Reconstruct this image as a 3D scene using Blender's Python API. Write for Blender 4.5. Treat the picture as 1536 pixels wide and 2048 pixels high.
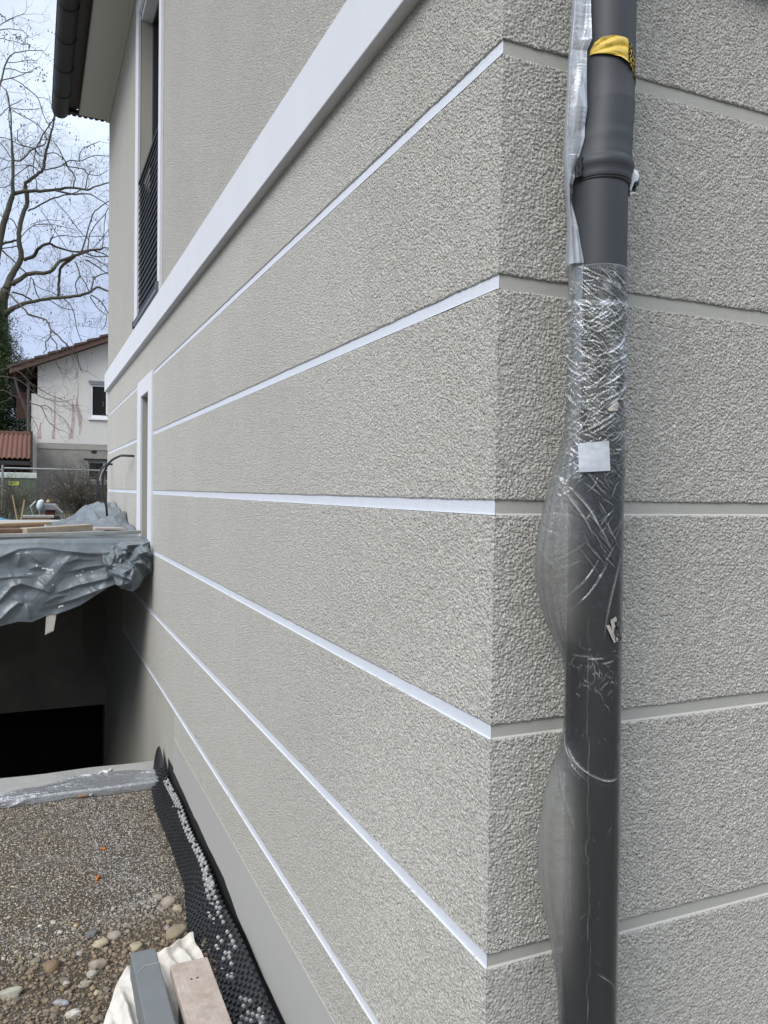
import bpy, math, random
import numpy as np
from math import pi, sin, cos, radians, sqrt
random.seed(7); RNG = np.random.default_rng(11)
for o in list(bpy.data.objects): bpy.data.objects.remove(o)
SC = bpy.context.scene
COL = SC.collection
# ------------------------------------------------------------------ camera
from mathutils import Matrix, Vector
FPX = 1591.16
CF = np.array([0.40470509, 0.9140989, -0.02523855])
CR = np.array([0.91444243, -0.4044591, 0.01441817])
CU = np.array([-0.00297167, 0.02891431, 0.99957748])
CC = np.array([-0.93430924, -1.50342679, 0.03125896])
cam = bpy.data.cameras.new('camera'); camo = bpy.data.objects.new('camera', cam); COL.objects.link(camo)
cam.sensor_fit = 'VERTICAL'; cam.sensor_height = 24.0; cam.lens = FPX / 2048 * 24.0
cam.clip_start = 0.05; cam.clip_end = 2000
m = Matrix(((CR[0], CU[0], -CF[0], CC[0]), (CR[1], CU[1], -CF[1], CC[1]), (CR[2], CU[2], -CF[2], CC[2]), (0, 0, 0, 1)))
camo.matrix_world = m
SC.camera = camo
# ------------------------------------------------------------------ sky
SUN_EL, SUN_AZ = radians(40), radians(238)      # azimuth clockwise from +Y
W = bpy.data.worlds.new('World'); SC.world = W; W.use_nodes = True
nt = W.node_tree; nt.nodes.clear()
def wn(t, **k):
    n = nt.nodes.new(t)
    for a, b in k.items(): setattr(n, a, b)
    return n
out = wn('ShaderNodeOutputWorld'); bg = wn('ShaderNodeBackground')
sky = wn('ShaderNodeTexSky', sky_type='NISHITA'); sky.sun_disc = False
sky.sun_elevation = SUN_EL; sky.sun_rotation = SUN_AZ
tc = wn('ShaderNodeTexCoord'); sep = wn('ShaderNodeSeparateXYZ')
nt.links.new(tc.outputs['Generated'], sep.inputs[0])
mp = wn('ShaderNodeMapping'); mp.inputs['Scale'].default_value = (1.0, 1.0, 2.6)
nt.links.new(tc.outputs['Generated'], mp.inputs[0])
nz = wn('ShaderNodeTexNoise'); nz.inputs['Scale'].default_value = 3.6; nz.inputs['Detail'].default_value = 6; nz.inputs['Roughness'].default_value = .52; nz.inputs['Distortion'].default_value = .4
nt.links.new(mp.outputs[0], nz.inputs['Vector'])
grad = wn('ShaderNodeValToRGB')                  # overcast sky: three times brighter overhead than at the horizon
cr = grad.color_ramp; cr.elements[0].position = 0.0; cr.elements[0].color = (2.9, 3.3, 4.3, 1)
cr.elements[1].position = 1.0; cr.elements[1].color = (13.5, 14.0, 15.0, 1)
for p, c in ((0.12, (2.9, 3.35, 4.6, 1)), (0.22, (3.6, 4.2, 5.6, 1)), (0.36, (5.1, 5.9, 7.2, 1)), (0.5, (6.3, 7.0, 8.2, 1))):
    e = cr.elements.new(p); e.color = c
nt.links.new(sep.outputs[2], grad.inputs[0])
cl = wn('ShaderNodeMapRange'); cl.inputs[1].default_value = .32; cl.inputs[2].default_value = .68; cl.inputs[3].default_value = .74; cl.inputs[4].default_value = 1.26
nt.links.new(nz.outputs[0], cl.inputs[0])
mulv = wn('ShaderNodeVectorMath', operation='SCALE')
nt.links.new(grad.outputs[0], mulv.inputs[0]); nt.links.new(cl.outputs[0], mulv.inputs[3])
mx = wn('ShaderNodeMix', data_type='RGBA'); mx.inputs[0].default_value = .90
nt.links.new(sky.outputs[0], mx.inputs[6]); nt.links.new(mulv.outputs[0], mx.inputs[7])
nt.links.new(mx.outputs[2], bg.inputs[0]); bg.inputs[1].default_value = 0.1
nt.links.new(bg.outputs[0], out.inputs[0])
# ------------------------------------------------------------------ sun
sl = bpy.data.lights.new('sun', 'SUN'); sl.energy = 1.5; sl.angle = radians(34); sl.color = (1, .97, .93)
so = bpy.data.objects.new('sun', sl); COL.objects.link(so)
sd = Vector((sin(SUN_AZ) * cos(SUN_EL), cos(SUN_AZ) * cos(SUN_EL), sin(SUN_EL)))
so.rotation_euler = sd.to_track_quat('Z', 'Y').to_euler(); so.location = (-5, -5, 12)
# ------------------------------------------------------------------ exposure
SC.view_settings.view_transform = 'Standard'; SC.view_settings.look = 'None'
SC.view_settings.exposure = 0.68; SC.view_settings.gamma = 1; SC.view_settings.use_curve_mapping = False
SC.render.engine = 'CYCLES'
SC.cycles.max_bounces = 10; SC.cycles.transparent_max_bounces = 16

# ================================================================== helpers
def on(ax, val, u, v):
    """photo point (1536x2048) carried onto the world plane axis=val"""
    d = CF + CR * (u - 768) / FPX + CU * (1024 - v) / FPX
    t = (val - CC[ax]) / d[ax]
    return CC + t * d
def pj(P):
    d = np.asarray(P, float) - CC; w = d @ CF
    return 768 + FPX * (d @ CR) / w, 1024 - FPX * (d @ CU) / w
def tag(o, label=None, cat=None, group=None, kind=None):
    if label: o['label'] = label
    if cat: o['category'] = cat
    if group: o['group'] = group
    if kind: o['kind'] = kind
    return o
def empty(name, loc=(0, 0, 0), label=None, cat=None, group=None):
    o = bpy.data.objects.new(name, None); o.location = loc; o.empty_display_size = .1
    COL.objects.link(o); return tag(o, label, cat, group)
def link(name, me, mat, parent=None):
    o = bpy.data.objects.new(name, me); COL.objects.link(o)
    if mat is not None and not me.materials: me.materials.append(mat)
    if parent is not None:
        o.parent = parent
        off = Vector((0, 0, 0)); p = parent
        while p is not None: off += Vector(p.location); p = p.parent
        o.location = -off                      # meshes are written in world coordinates
    return o
def mesh(name, V, F, mat, parent=None, smooth=False):
    me = bpy.data.meshes.new(name); me.from_pydata([tuple(map(float, v)) for v in V], [], F); me.update()
    if smooth: me.polygons.foreach_set('use_smooth', [True] * len(me.polygons))
    return link(name, me, mat, parent)
def gridmesh(name, P, mat, parent=None, smooth=True, wrap=False, attrs=None, keep=None):
    """P: (n,m,3) array"""
    n, k = P.shape[:2]
    idx = np.arange(n * k).reshape(n, k)
    a = idx[:-1, :-1]; b = idx[1:, :-1]; c = idx[1:, 1:]; d = idx[:-1, 1:]
    if wrap:
        nx = np.roll(idx, -1, axis=1); a = idx[:-1]; b = idx[1:]; c = nx[1:]; d = nx[:-1]
    Q = np.stack([a, b, c, d], -1)
    if keep is not None: Q = Q[keep]
    Q = Q.reshape(-1, 4)
    me = bpy.data.meshes.new(name)
    me.vertices.add(n * k); me.vertices.foreach_set('co', P.reshape(-1).astype(np.float32))
    me.loops.add(Q.size); me.loops.foreach_set('vertex_index', Q.reshape(-1).astype(np.int32))
    me.polygons.add(len(Q)); me.polygons.foreach_set('loop_start', np.arange(0, Q.size, 4, dtype=np.int32))
    me.polygons.foreach_set('loop_total', np.full(len(Q), 4, np.int32))
    me.update(calc_edges=True)
    me.polygons.foreach_set('use_smooth', [smooth] * len(Q))
    for nm, arr in (attrs or {}).items():
        at = me.attributes.new(nm, 'FLOAT', 'POINT'); at.data.foreach_set('value', arr.reshape(-1).astype(np.float32))
    return link(name, me, mat, parent)
def rawmesh(name, V, F, mat, parent=None, smooth=False, col=None):
    """V (n,3), F (m,3|4) numpy; col (n,3) vertex colour"""
    V = np.asarray(V, np.float32); F = np.asarray(F, np.int32); k = F.shape[1]
    me = bpy.data.meshes.new(name)
    me.vertices.add(len(V)); me.vertices.foreach_set('co', V.reshape(-1))
    me.loops.add(F.size); me.loops.foreach_set('vertex_index', F.reshape(-1))
    me.polygons.add(len(F)); me.polygons.foreach_set('loop_start', np.arange(0, F.size, k, dtype=np.int32))
    me.polygons.foreach_set('loop_total', np.full(len(F), k, np.int32)); me.update(calc_edges=True)
    me.polygons.foreach_set('use_smooth', [smooth] * len(F))
    if col is not None:
        at = me.color_attributes.new('col', 'FLOAT_COLOR', 'POINT')
        at.data.foreach_set('color', np.concatenate([col, np.ones((len(col), 1))], 1).reshape(-1).astype(np.float32))
    return link(name, me, mat, parent)
class MB:
    def __init__(s): s.V = []; s.F = []
    def add(s, V, F):
        b = len(s.V); s.V += [tuple(map(float, v)) for v in V]; s.F += [tuple(b + i for i in f) for f in F]; return s
    def box(s, x0, x1, y0, y1, z0, z1):
        return s.add([(x0, y0, z0), (x1, y0, z0), (x1, y1, z0), (x0, y1, z0), (x0, y0, z1), (x1, y0, z1), (x1, y1, z1), (x0, y1, z1)],
                     [(0, 3, 2, 1), (4, 5, 6, 7), (0, 1, 5, 4), (1, 2, 6, 5), (2, 3, 7, 6), (3, 0, 4, 7)])
    def bar(s, a, b, w, h, up=(0, 0, 1)):
        a = Vector(a); b = Vector(b); d = (b - a).normalized(); u = Vector(up)
        sx = d.cross(u)
        if sx.length < 1e-4: sx = d.cross(Vector((0, 1, 0)))
        sx.normalize(); uu = sx.cross(d)
        V = [p + sx * i * w / 2 + uu * j * h / 2 for p in (a, b) for i, j in ((-1, -1), (1, -1), (1, 1), (-1, 1))]
        return s.add(V, [(0, 1, 2, 3), (7, 6, 5, 4), (0, 4, 5, 1), (1, 5, 6, 2), (2, 6, 7, 3), (3, 7, 4, 0)])
    def tube(s, pts, rad, n=6, caps=True):
        V, F = tube_vf(pts, rad, n, caps); return s.add(V, F)
    def quad(s, a, b, c, d): return s.add([a, b, c, d], [(0, 1, 2, 3)])
    def build(s, name, mat, parent=None, smooth=False, bevel=0):
        o = mesh(name, s.V, s.F, mat, parent, smooth)
        if bevel:
            bm = o.modifiers.new('bevel', 'BEVEL'); bm.width = bevel; bm.segments = 2; bm.limit_method = 'ANGLE'
        return o
def tube_vf(pts, rad, n=6, caps=True):
    pts = [Vector(p) for p in pts]; m_ = len(pts)
    rad = list(rad) if hasattr(rad, '__len__') else [rad] * m_
    V = []; F = []; ref = None
    for i, p in enumerate(pts):
        t = (pts[min(i + 1, m_ - 1)] - pts[max(i - 1, 0)]).normalized()
        if ref is None: ref = t.orthogonal().normalized()
        ref = (ref - t * ref.dot(t)).normalized() if (ref - t * ref.dot(t)).length > 1e-5 else t.orthogonal().normalized()
        bi = t.cross(ref)
        for k in range(n):
            a = 2 * pi * k / n; V.append(p + (ref * cos(a) + bi * sin(a)) * rad[i])
    for i in range(m_ - 1):
        for k in range(n):
            F.append((i * n + k, i * n + (k + 1) % n, (i + 1) * n + (k + 1) % n, (i + 1) * n + k))
    if caps:
        F.append(tuple(range(n))[::-1]); F.append(tuple((m_ - 1) * n + k for k in range(n)))
    return V, F
# numpy noise
def _h(ix, iy, s):
    n = (ix.astype(np.int64) * 374761393 + iy.astype(np.int64) * 668265263 + s * 974711) & 0x7fffffff
    n = ((n ^ (n >> 13)) * 1274126177) & 0x7fffffff
    return ((n ^ (n >> 16)) & 0xffff) / 65535.0
def vnoise(x, y, s=0):
    x = np.asarray(x, float); y = np.asarray(y, float)
    ix = np.floor(x); iy = np.floor(y); fx = x - ix; fy = y - iy
    fx = fx * fx * (3 - 2 * fx); fy = fy * fy * (3 - 2 * fy)
    a = _h(ix, iy, s); b = _h(ix + 1, iy, s); c = _h(ix, iy + 1, s); d = _h(ix + 1, iy + 1, s)
    return (a * (1 - fx) + b * fx) * (1 - fy) + (c * (1 - fx) + d * fx) * fy
def fbm(x, y, o=4, s=0):
    r = 0; a = .5; f = 1; t = 0
    for i in range(o): r = r + a * vnoise(x * f, y * f, s + i * 17); t += a; a *= .5; f *= 2.03
    return r / t
def folds(x, y, n, seed, size=.25, amp=.03, ext=(0, 1, 0, 1), dirs=None):
    r = np.random.default_rng(seed); h = np.zeros_like(x)
    for i in range(n):
        cx = r.uniform(ext[0], ext[1]); cy = r.uniform(ext[2], ext[3])
        a = r.uniform(0, pi) if dirs is None else r.choice(dirs) + r.normal(0, .25)
        s = size * r.uniform(.5, 1.5); dx = x - cx; dy = y - cy
        d = dx * cos(a) + dy * sin(a); l = -dx * sin(a) + dy * cos(a)
        w = s * r.uniform(.25, .6)
        h += amp * r.uniform(.4, 1) * r.choice([1, 1, -.8]) * np.maximum(0, 1 - np.abs(d) / w) * np.exp(-(l / s) ** 2)
    return h
def interp(x, pts):
    pts = sorted(pts); return np.interp(x, [p[0] for p in pts], [p[1] for p in pts])

# ================================================================== materials
def mat(name, color=(.5, .5, .5), rough=.8, metal=0, bumps=(), var=None, spec=.5, attr=None, coat=0):
    """bumps: list of (kind, scale, distance_m, strength[, detail]); var: (scale, amount, color2)"""
    M = bpy.data.materials.new(name); M.use_nodes = True; t = M.node_tree; N = t.nodes; L = t.links
    b = N['Principled BSDF']; b.inputs['Roughness'].default_value = rough; b.inputs['Metallic'].default_value = metal
    b.inputs['Base Color'].default_value = (*color, 1); b.inputs['Specular IOR Level'].default_value = spec
    if coat: b.inputs['Coat Weight'].default_value = coat
    c = N.new('ShaderNodeTexCoord'); last = None; colsock = None
    if attr:
        a = N.new('ShaderNodeAttribute'); a.attribute_name = attr; colsock = a.outputs['Color']
    if var:
        for (sc, amt, c2) in ([var] if not isinstance(var, list) else var):
            n = N.new('ShaderNodeTexNoise'); n.inputs['Scale'].default_value = sc; n.inputs['Detail'].default_value = 5
            L.new(c.outputs['Object'], n.inputs['Vector'])
            r = N.new('ShaderNodeMapRange'); r.inputs[1].default_value = .38; r.inputs[2].default_value = .66; r.inputs[4].default_value = amt
            L.new(n.outputs[0], r.inputs[0])
            x = N.new('ShaderNodeMix'); x.data_type = 'RGBA'; L.new(r.outputs[0], x.inputs[0])
            if colsock is None: x.inputs[6].default_value = (*color, 1)
            else: L.new(colsock, x.inputs[6])
            x.inputs[7].default_value = (*c2, 1); colsock = x.outputs[2]
    if colsock is not None: L.new(colsock, b.inputs['Base Color'])
    for bp in bumps:
        kind, sc, dist, st = bp[:4]
        if kind == 'noise':
            n = N.new('ShaderNodeTexNoise'); n.inputs['Detail'].default_value = bp[4] if len(bp) > 4 else 3; o_ = n.outputs[0]; n.inputs['Roughness'].default_value = .6
        elif kind == 'vor':
            n = N.new('ShaderNodeTexVoronoi'); o_ = n.outputs['Distance']
        elif kind == 'wave':
            n = N.new('ShaderNodeTexWave'); n.inputs['Distortion'].default_value = 4; n.inputs['Detail'].default_value = 2; o_ = n.outputs[1]
        if isinstance(sc, tuple):
            mpn = N.new('ShaderNodeMapping'); mpn.inputs['Scale'].default_value = sc; L.new(c.outputs['Object'], mpn.inputs[0]); L.new(mpn.outputs[0], n.inputs['Vector']); n.inputs['Scale'].default_value = 1
        else:
            n.inputs['Scale'].default_value = sc; L.new(c.outputs['Object'], n.inputs['Vector'])
        bn = N.new('ShaderNodeBump'); bn.inputs['Strength'].default_value = st; bn.inputs['Distance'].default_value = dist
        L.new(o_, bn.inputs['Height'])
        if last is not None: L.new(last, bn.inputs['Normal'])
        last = bn.outputs[0]
    if last is not None: L.new(last, b.inputs['Normal'])
    return M
GREIGE = (.590, .574, .516)
def stucco(name, k=1.0, gs=230, grain=.004, tone=1.0):
    """scratched render: round grains of a few millimetres with pits between them"""
    M = bpy.data.materials.new(name); M.use_nodes = True; t = M.node_tree; N = t.nodes; L = t.links
    b = N['Principled BSDF']; b.inputs['Roughness'].default_value = .93; b.inputs['Specular IOR Level'].default_value = .2
    c = N.new('ShaderNodeTexCoord')
    # distort coordinates a little
    n0 = N.new('ShaderNodeTexNoise'); n0.inputs['Scale'].default_value = gs * .6; n0.inputs['Detail'].default_value = 2
    L.new(c.outputs['Object'], n0.inputs['Vector'])
    vm = N.new('ShaderNodeVectorMath'); vm.operation = 'MULTIPLY_ADD'; vm.inputs[1].default_value = (.006,) * 3
    L.new(n0.outputs[1], vm.inputs[0]); L.new(c.outputs['Object'], vm.inputs[2])
    v = N.new('ShaderNodeTexVoronoi'); v.feature = 'SMOOTH_F1'; v.inputs['Scale'].default_value = gs * .62; v.inputs['Smoothness'].default_value = .45
    L.new(vm.outputs[0], v.inputs['Vector'])
    n1 = N.new('ShaderNodeTexNoise'); n1.inputs['Scale'].default_value = gs; n1.inputs['Detail'].default_value = 4; n1.inputs['Roughness'].default_value = .65
    L.new(vm.outputs[0], n1.inputs['Vector'])
    n3 = N.new('ShaderNodeTexNoise'); n3.inputs['Scale'].default_value = gs * .22; n3.inputs['Detail'].default_value = 3
    L.new(c.outputs['Object'], n3.inputs['Vector'])
    s1 = N.new('ShaderNodeMath'); s1.operation = 'SUBTRACT'; L.new(n1.outputs[0], s1.inputs[0]); L.new(v.outputs[0], s1.inputs[1])
    s2 = N.new('ShaderNodeMath'); s2.operation = 'MULTIPLY_ADD'; L.new(n3.outputs[0], s2.inputs[0]); s2.inputs[1].default_value = .9; L.new(s1.outputs[0], s2.inputs[2])
    bn = N.new('ShaderNodeBump'); bn.inputs['Strength'].default_value = 1.0 * k; bn.inputs['Distance'].default_value = grain
    L.new(s2.outputs[0], bn.inputs['Height']); L.new(bn.outputs[0], b.inputs['Normal'])
    # broad tone drift of the trowelled coat
    n2 = N.new('ShaderNodeTexNoise'); n2.inputs['Scale'].default_value = 1.3; n2.inputs['Detail'].default_value = 5
    L.new(c.outputs['Object'], n2.inputs['Vector'])
    x = N.new('ShaderNodeMix'); x.data_type = 'RGBA'; L.new(n2.outputs[0], x.inputs[0])
    x.inputs[6].default_value = (GREIGE[0] * .91 * tone, GREIGE[1] * .91 * tone, GREIGE[2] * .91 * tone, 1); x.inputs[7].default_value = (GREIGE[0] * 1.08 * tone, GREIGE[1] * 1.08 * tone, GREIGE[2] * 1.09 * tone, 1)
    n4 = N.new('ShaderNodeTexNoise'); n4.inputs['Scale'].default_value = gs * .9; n4.inputs['Detail'].default_value = 2
    L.new(c.outputs['Object'], n4.inputs['Vector'])
    r4 = N.new('ShaderNodeMapRange'); r4.inputs[1].default_value = .3; r4.inputs[2].default_value = .7; r4.inputs[3].default_value = .76; r4.inputs[4].default_value = 1.22
    L.new(n4.outputs[0], r4.inputs[0])
    sc = N.new('ShaderNodeVectorMath'); sc.operation = 'SCALE'; L.new(x.outputs[2], sc.inputs[0]); L.new(r4.outputs[0], sc.inputs[3])
    n5 = N.new('ShaderNodeTexNoise'); n5.inputs['Scale'].default_value = 95; n5.inputs['Detail'].default_value = 3; n5.inputs['Roughness'].default_value = .7
    L.new(c.outputs['Object'], n5.inputs['Vector'])
    r5 = N.new('ShaderNodeMapRange'); r5.inputs[1].default_value = .36; r5.inputs[2].default_value = .64; r5.inputs[3].default_value = .83; r5.inputs[4].default_value = 1.12
    L.new(n5.outputs[0], r5.inputs[0])
    sc2 = N.new('ShaderNodeVectorMath'); sc2.operation = 'SCALE'; L.new(sc.outputs[0], sc2.inputs[0]); L.new(r5.outputs[0], sc2.inputs[3])
    L.new(sc2.outputs[0], b.inputs['Base Color'])
    return M
M_ST = stucco('scratched_render', 1.0, 215, .0075)
M_STF = stucco('fine_render', 1.0, 215, .007, .86)
M_SM = mat('smooth_render', (.38, .37, .325), .9, bumps=[('noise', (260, 60, 500), .0012, .5), ('noise', 40, .004, .3)], var=(3, .35, (.43, .42, .38)), spec=.2)
M_JG = mat('smooth_joint_render', (.42, .41, .37), .9, bumps=[('noise', (120, 120, 420), .0015, .6), ('noise', 50, .003, .3)], var=(9, .35, (.40, .39, .355)), spec=.2)
M_LEDGE = mat('brightened_ledge_render', (.50, .49, .45), .85, bumps=[('noise', 300, .001, .4)])  # paler than the joint render: highlight along the ledge put into the colour
M_PL = mat('plinth_render', (.40, .398, .375), .85, bumps=[('noise', 300, .0006, .4), ('noise', 12, .003, .3)], var=(2, .4, (.40, .40, .39)), spec=.25)
M_WH = mat('white_joint_paint', (.68, .71, .765), .55, bumps=[('noise', (400, 90, 500), .0015, .6), ('noise', 60, .003, .35)], var=[(20, .35, (.61, .64, .69)), (3, .25, (.62, .64, .68))])
M_WB = mat('white_belt_render', (.68, .695, .73), .8, bumps=[('noise', 420, .0018, .7), ('noise', 90, .002, .3)], var=[(4, .35, (.63, .645, .68)), (140, .25, (.58, .60, .64))], spec=.2)
M_BLK = mat('bitumen', (.018, .018, .019), .6, bumps=[('noise', 120, .006, .8)])
M_ZN = mat('anthracite_sheet', (.008, .010, .011), .7, .0, bumps=[('noise', 20, .001, .2)], var=(8, .4, (.012, .014, .0155)))
M_SOF = mat('soffit_paint', (.42, .415, .39), .8, bumps=[('noise', 30, .001, .2)], var=(2, .3, (.38, .375, .35)))
M_FAS = mat('brown_fascia', (.05, .04, .036), .7, bumps=[('noise', (8, 90, 90), .002, .4)])
M_GLS = mat('dark_glass', (.012, .013, .015), .08)
M_FRM = mat('dark_frame', (.03, .033, .037), .4)
M_LOU = mat('dark_louvre', (.010, .011, .015), .6, 0, spec=.25, var=(9, .3, (.018, .02, .025)))
M_SIL = mat('grey_metal_sill', (.16, .17, .18), .4, .6)
M_PIPE = mat('dark_pvc_pipe', (.030, .033, .038), .55, bumps=[('noise', (30, 30, 4), .0015, .25)], var=[(6, .5, (.036, .039, .045)), (70, .2, (.044, .047, .053))])
M_RUB = mat('black_rubber', (.015, .015, .016), .5)
M_CONC = mat('concrete', (.36, .36, .35), .92, bumps=[('noise', 60, .004, .6, 5), ('vor', 25, .003, .2)], var=[(6, .6, (.25, .25, .245)), (50, .4, (.42, .42, .41))], spec=.2)
M_KERB = mat('kerb_concrete', (.165, .18, .185), .95, bumps=[('noise', 260, .002, .7, 4)], var=[(300, .6, (.22, .235, .24)), (9, .3, (.14, .15, .155))], spec=.2)
M_WOOD = mat('weathered_board', (.46, .385, .33), .85, bumps=[('noise', (220, 7, 160), .004, .7, 5), ('noise', 300, .001, .5)], var=[(9, .75, (.33, .265, .22)), (28, .5, (.56, .51, .46)), (120, .3, (.36, .30, .26))], spec=.25)
M_PLK = mat('pale_plank', (.42, .36, .28), .8, bumps=[('noise', (8, 90, 90), .003, .5)], var=(14, .7, (.30, .24, .17)))
M_PLB = mat('brown_plank', (.19, .12, .075), .8, bumps=[('noise', (8, 90, 90), .003, .5)], var=(14, .7, (.10, .065, .045)))
M_PLG = mat('grey_batten', (.38, .38, .36), .8, bumps=[('noise', (8, 90, 90), .003, .5)], var=(20, .6, (.28, .28, .27)))
M_TARP = mat('grey_tarpaulin', (.135, .160, .175), .30, bumps=[('noise', 16, .012, .4, 3), ('noise', 900, .0006, .3)], var=[(9, .3, (.165, .19, .205)), (55, .15, (.22, .245, .26))])
M_TAPE = mat('yellow_tape', (.72, .50, .06), .38, bumps=[('noise', 160, .003, .5)], var=(70, .55, (.42, .33, .13)))
M_DOT = mat('plaster_splash', (.50, .51, .50), .8, var=(90, .8, (.16, .165, .17)))
M_NOP = mat('dimpled_membrane', (.016, .017, .019), .34, bumps=[('noise', 90, .002, .3)], var=(70, .35, (.045, .047, .05)))
M_CLOTH = mat('white_fleece', (.66, .63, .58), .9, bumps=[('noise', 300, .001, .5), ('noise', 30, .01, .4)], var=(14, .5, (.46, .41, .34)), spec=.1)
M_STONE = mat('river_stone', rough=.85, attr='col', bumps=[('noise', 90, .004, .5), ('noise', 400, .001, .5)], var=[(25, .55, (.17, .135, .09)), (120, .3, (.30, .27, .22))], spec=.25)
M_GRAV = mat('gravel_grains', rough=.8, attr='col')
M_BARK = mat('bark', (.085, .08, .066), .9, bumps=[('noise', 30, .02, .8)], var=[(3, .7, (.05, .047, .04)), (6, .35, (.12, .115, .05))], spec=.1)
M_TWIG = mat('twig_bark', (.075, .068, .058), .9, var=(4, .6, (.12, .105, .085)), spec=.1)
M_POD = mat('seed_pods', (.075, .055, .05), .8)
M_LEAF = mat('conifer_foliage', rough=.75, attr='col', spec=.2)
M_NW = mat('neighbour_render', (.66, .64, .60), .9, bumps=[('noise', 30, .01, .3)], var=[(1.4, .5, (.58, .56, .53))], spec=.2)
M_NG = mat('neighbour_grey_base', (.27, .26, .235), .95, bumps=[('noise', 14, .02, .5)], var=[(2.5, .8, (.21, .20, .18)), (14, .35, (.36, .35, .32))], spec=.2)
M_STAIN = mat('rust_stain', (.40, .31, .29), .9, var=(7, .8, (.55, .48, .45)), spec=.1)
M_RT = mat('brown_roof_tile', (.085, .045, .038), .8, var=(5, .6, (.075, .045, .04)))
M_RED = mat('red_roof_tile', (.15, .066, .046), .85, var=[(9, .8, (.12, .062, .048)), (30, .4, (.22, .12, .09))])
M_WD = mat('dark_red_boarding', (.050, .022, .016), .8, var=(6, .6, (.05, .022, .016)))
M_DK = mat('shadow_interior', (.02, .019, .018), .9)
M_PVC = mat('white_pvc', (.80, .81, .82), .35)
M_BOX = mat('container_green', (.085, .115, .08), .6, var=(2, .6, (.11, .14, .10)))
M_BOXW = mat('container_white', (.55, .60, .55), .6, var=(4, .6, (.42, .47, .42)))
M_YEL = mat('yellow_sign', (.55, .62, .12), .6, var=(30, .5, (.4, .46, .12)))
M_GALV = mat('galvanised_tube', (.33, .35, .36), .45, .6)
M_BLUE = mat('blue_plastic', (.012, .085, .22), .45, var=(8, .4, (.02, .12, .28)))
M_CYAN = mat('blue_sheet', (.03, .22, .36), .4, bumps=[('noise', 14, .03, .7)], var=(9, .5, (.05, .3, .45)))
M_CAB = mat('black_cable', (.02, .02, .022), .45)
M_CABG = mat('grey_conduit', (.36, .37, .38), .5)
M_STK = mat('raw_wood', (.42, .29, .16), .8, var=(12, .5, (.34, .22, .12)))
M_ORG = mat('orange_plastic', (.62, .17, .03), .5)
M_MET = mat('grey_metal', (.30, .31, .32), .4, .5)
M_REDB = mat('dark_red_paint', (.12, .03, .025), .6)
M_GND = mat('soil', (.155, .125, .09), .95, bumps=[('noise', 40, .03, .8, 6), ('noise', 160, .01, .8)], var=[(5, .8, (.20, .19, .175)), (60, .6, (.10, .075, .05))], spec=.15)
M_YARD = mat('yard_earth', (.14, .125, .09), .95, bumps=[('noise', 12, .05, .8, 5)], var=[(1.5, .7, (.10, .11, .06))], spec=.1)
def film(name, alpha=.1, white=(.80, .84, .90), base=None, crease='crease', gloss=.22, bumps=((60, .002, .4),), fres=.5):
    M = bpy.data.materials.new(name); M.use_nodes = True; t = M.node_tree; N = t.nodes; L = t.links; N.clear()
    out = N.new('ShaderNodeOutputMaterial'); tr = N.new('ShaderNodeBsdfTransparent'); tr.inputs[0].default_value = (.88, .89, .91, 1)
    df = N.new('ShaderNodeBsdfDiffuse'); df.inputs[0].default_value = (*white, 1)
    tl = N.new('ShaderNodeBsdfTranslucent'); tl.inputs[0].default_value = (*white, 1)
    dm = N.new('ShaderNodeMixShader'); dm.inputs[0].default_value = .3; L.new(df.outputs[0], dm.inputs[1]); L.new(tl.outputs[0], dm.inputs[2])
    gl = N.new('ShaderNodeBsdfGlossy'); gl.inputs['Roughness'].default_value = gloss; gl.inputs[0].default_value = (.9, .93, .97, 1)
    c = N.new('ShaderNodeTexCoord'); last = None
    for (s, d, st) in bumps:
        n = N.new('ShaderNodeTexNoise'); n.inputs['Scale'].default_value = s; n.inputs['Detail'].default_value = 3; L.new(c.outputs['Object'], n.inputs['Vector'])
        bn = N.new('ShaderNodeBump'); bn.inputs['Distance'].default_value = d; bn.inputs['Strength'].default_value = st; L.new(n.outputs[0], bn.inputs['Height'])
        if last: L.new(last, bn.inputs['Normal'])
        last = bn.outputs[0]
    for n in (df, gl, tl): L.new(last, n.inputs['Normal'])
    a = N.new('ShaderNodeAttribute'); a.attribute_name = crease
    if base:
        cm = N.new('ShaderNodeMix'); cm.data_type = 'RGBA'; cm.inputs[6].default_value = (*base, 1); cm.inputs[7].default_value = (*white, 1)
        rm = N.new('ShaderNodeMapRange'); rm.inputs[1].default_value = .62; rm.inputs[2].default_value = .9; L.new(a.outputs['Fac'], rm.inputs[0]); L.new(rm.outputs[0], cm.inputs[0])
        L.new(cm.outputs[2], df.inputs[0]); L.new(cm.outputs[2], tl.inputs[0])
    ad = N.new('ShaderNodeMath'); ad.operation = 'ADD'; ad.use_clamp = True; ad.inputs[1].default_value = alpha; L.new(a.outputs['Fac'], ad.inputs[0])
    m1 = N.new('ShaderNodeMixShader'); L.new(ad.outputs[0], m1.inputs[0]); L.new(tr.outputs[0], m1.inputs[1]); L.new(dm.outputs[0], m1.inputs[2])
    lw = N.new('ShaderNodeLayerWeight'); lw.inputs[0].default_value = .35; L.new(last, lw.inputs['Normal'])
    mu = N.new('ShaderNodeMath'); mu.operation = 'MULTIPLY_ADD'; mu.inputs[1].default_value = fres; mu.inputs[2].default_value = .03; L.new(lw.outputs['Fresnel'], mu.inputs[0])
    m2 = N.new('ShaderNodeMixShader'); L.new(mu.outputs[0], m2.inputs[0]); L.new(m1.outputs[0], m2.inputs[1]); L.new(gl.outputs[0], m2.inputs[2])
    L.new(m2.outputs[0], out.inputs[0]); return M
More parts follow.
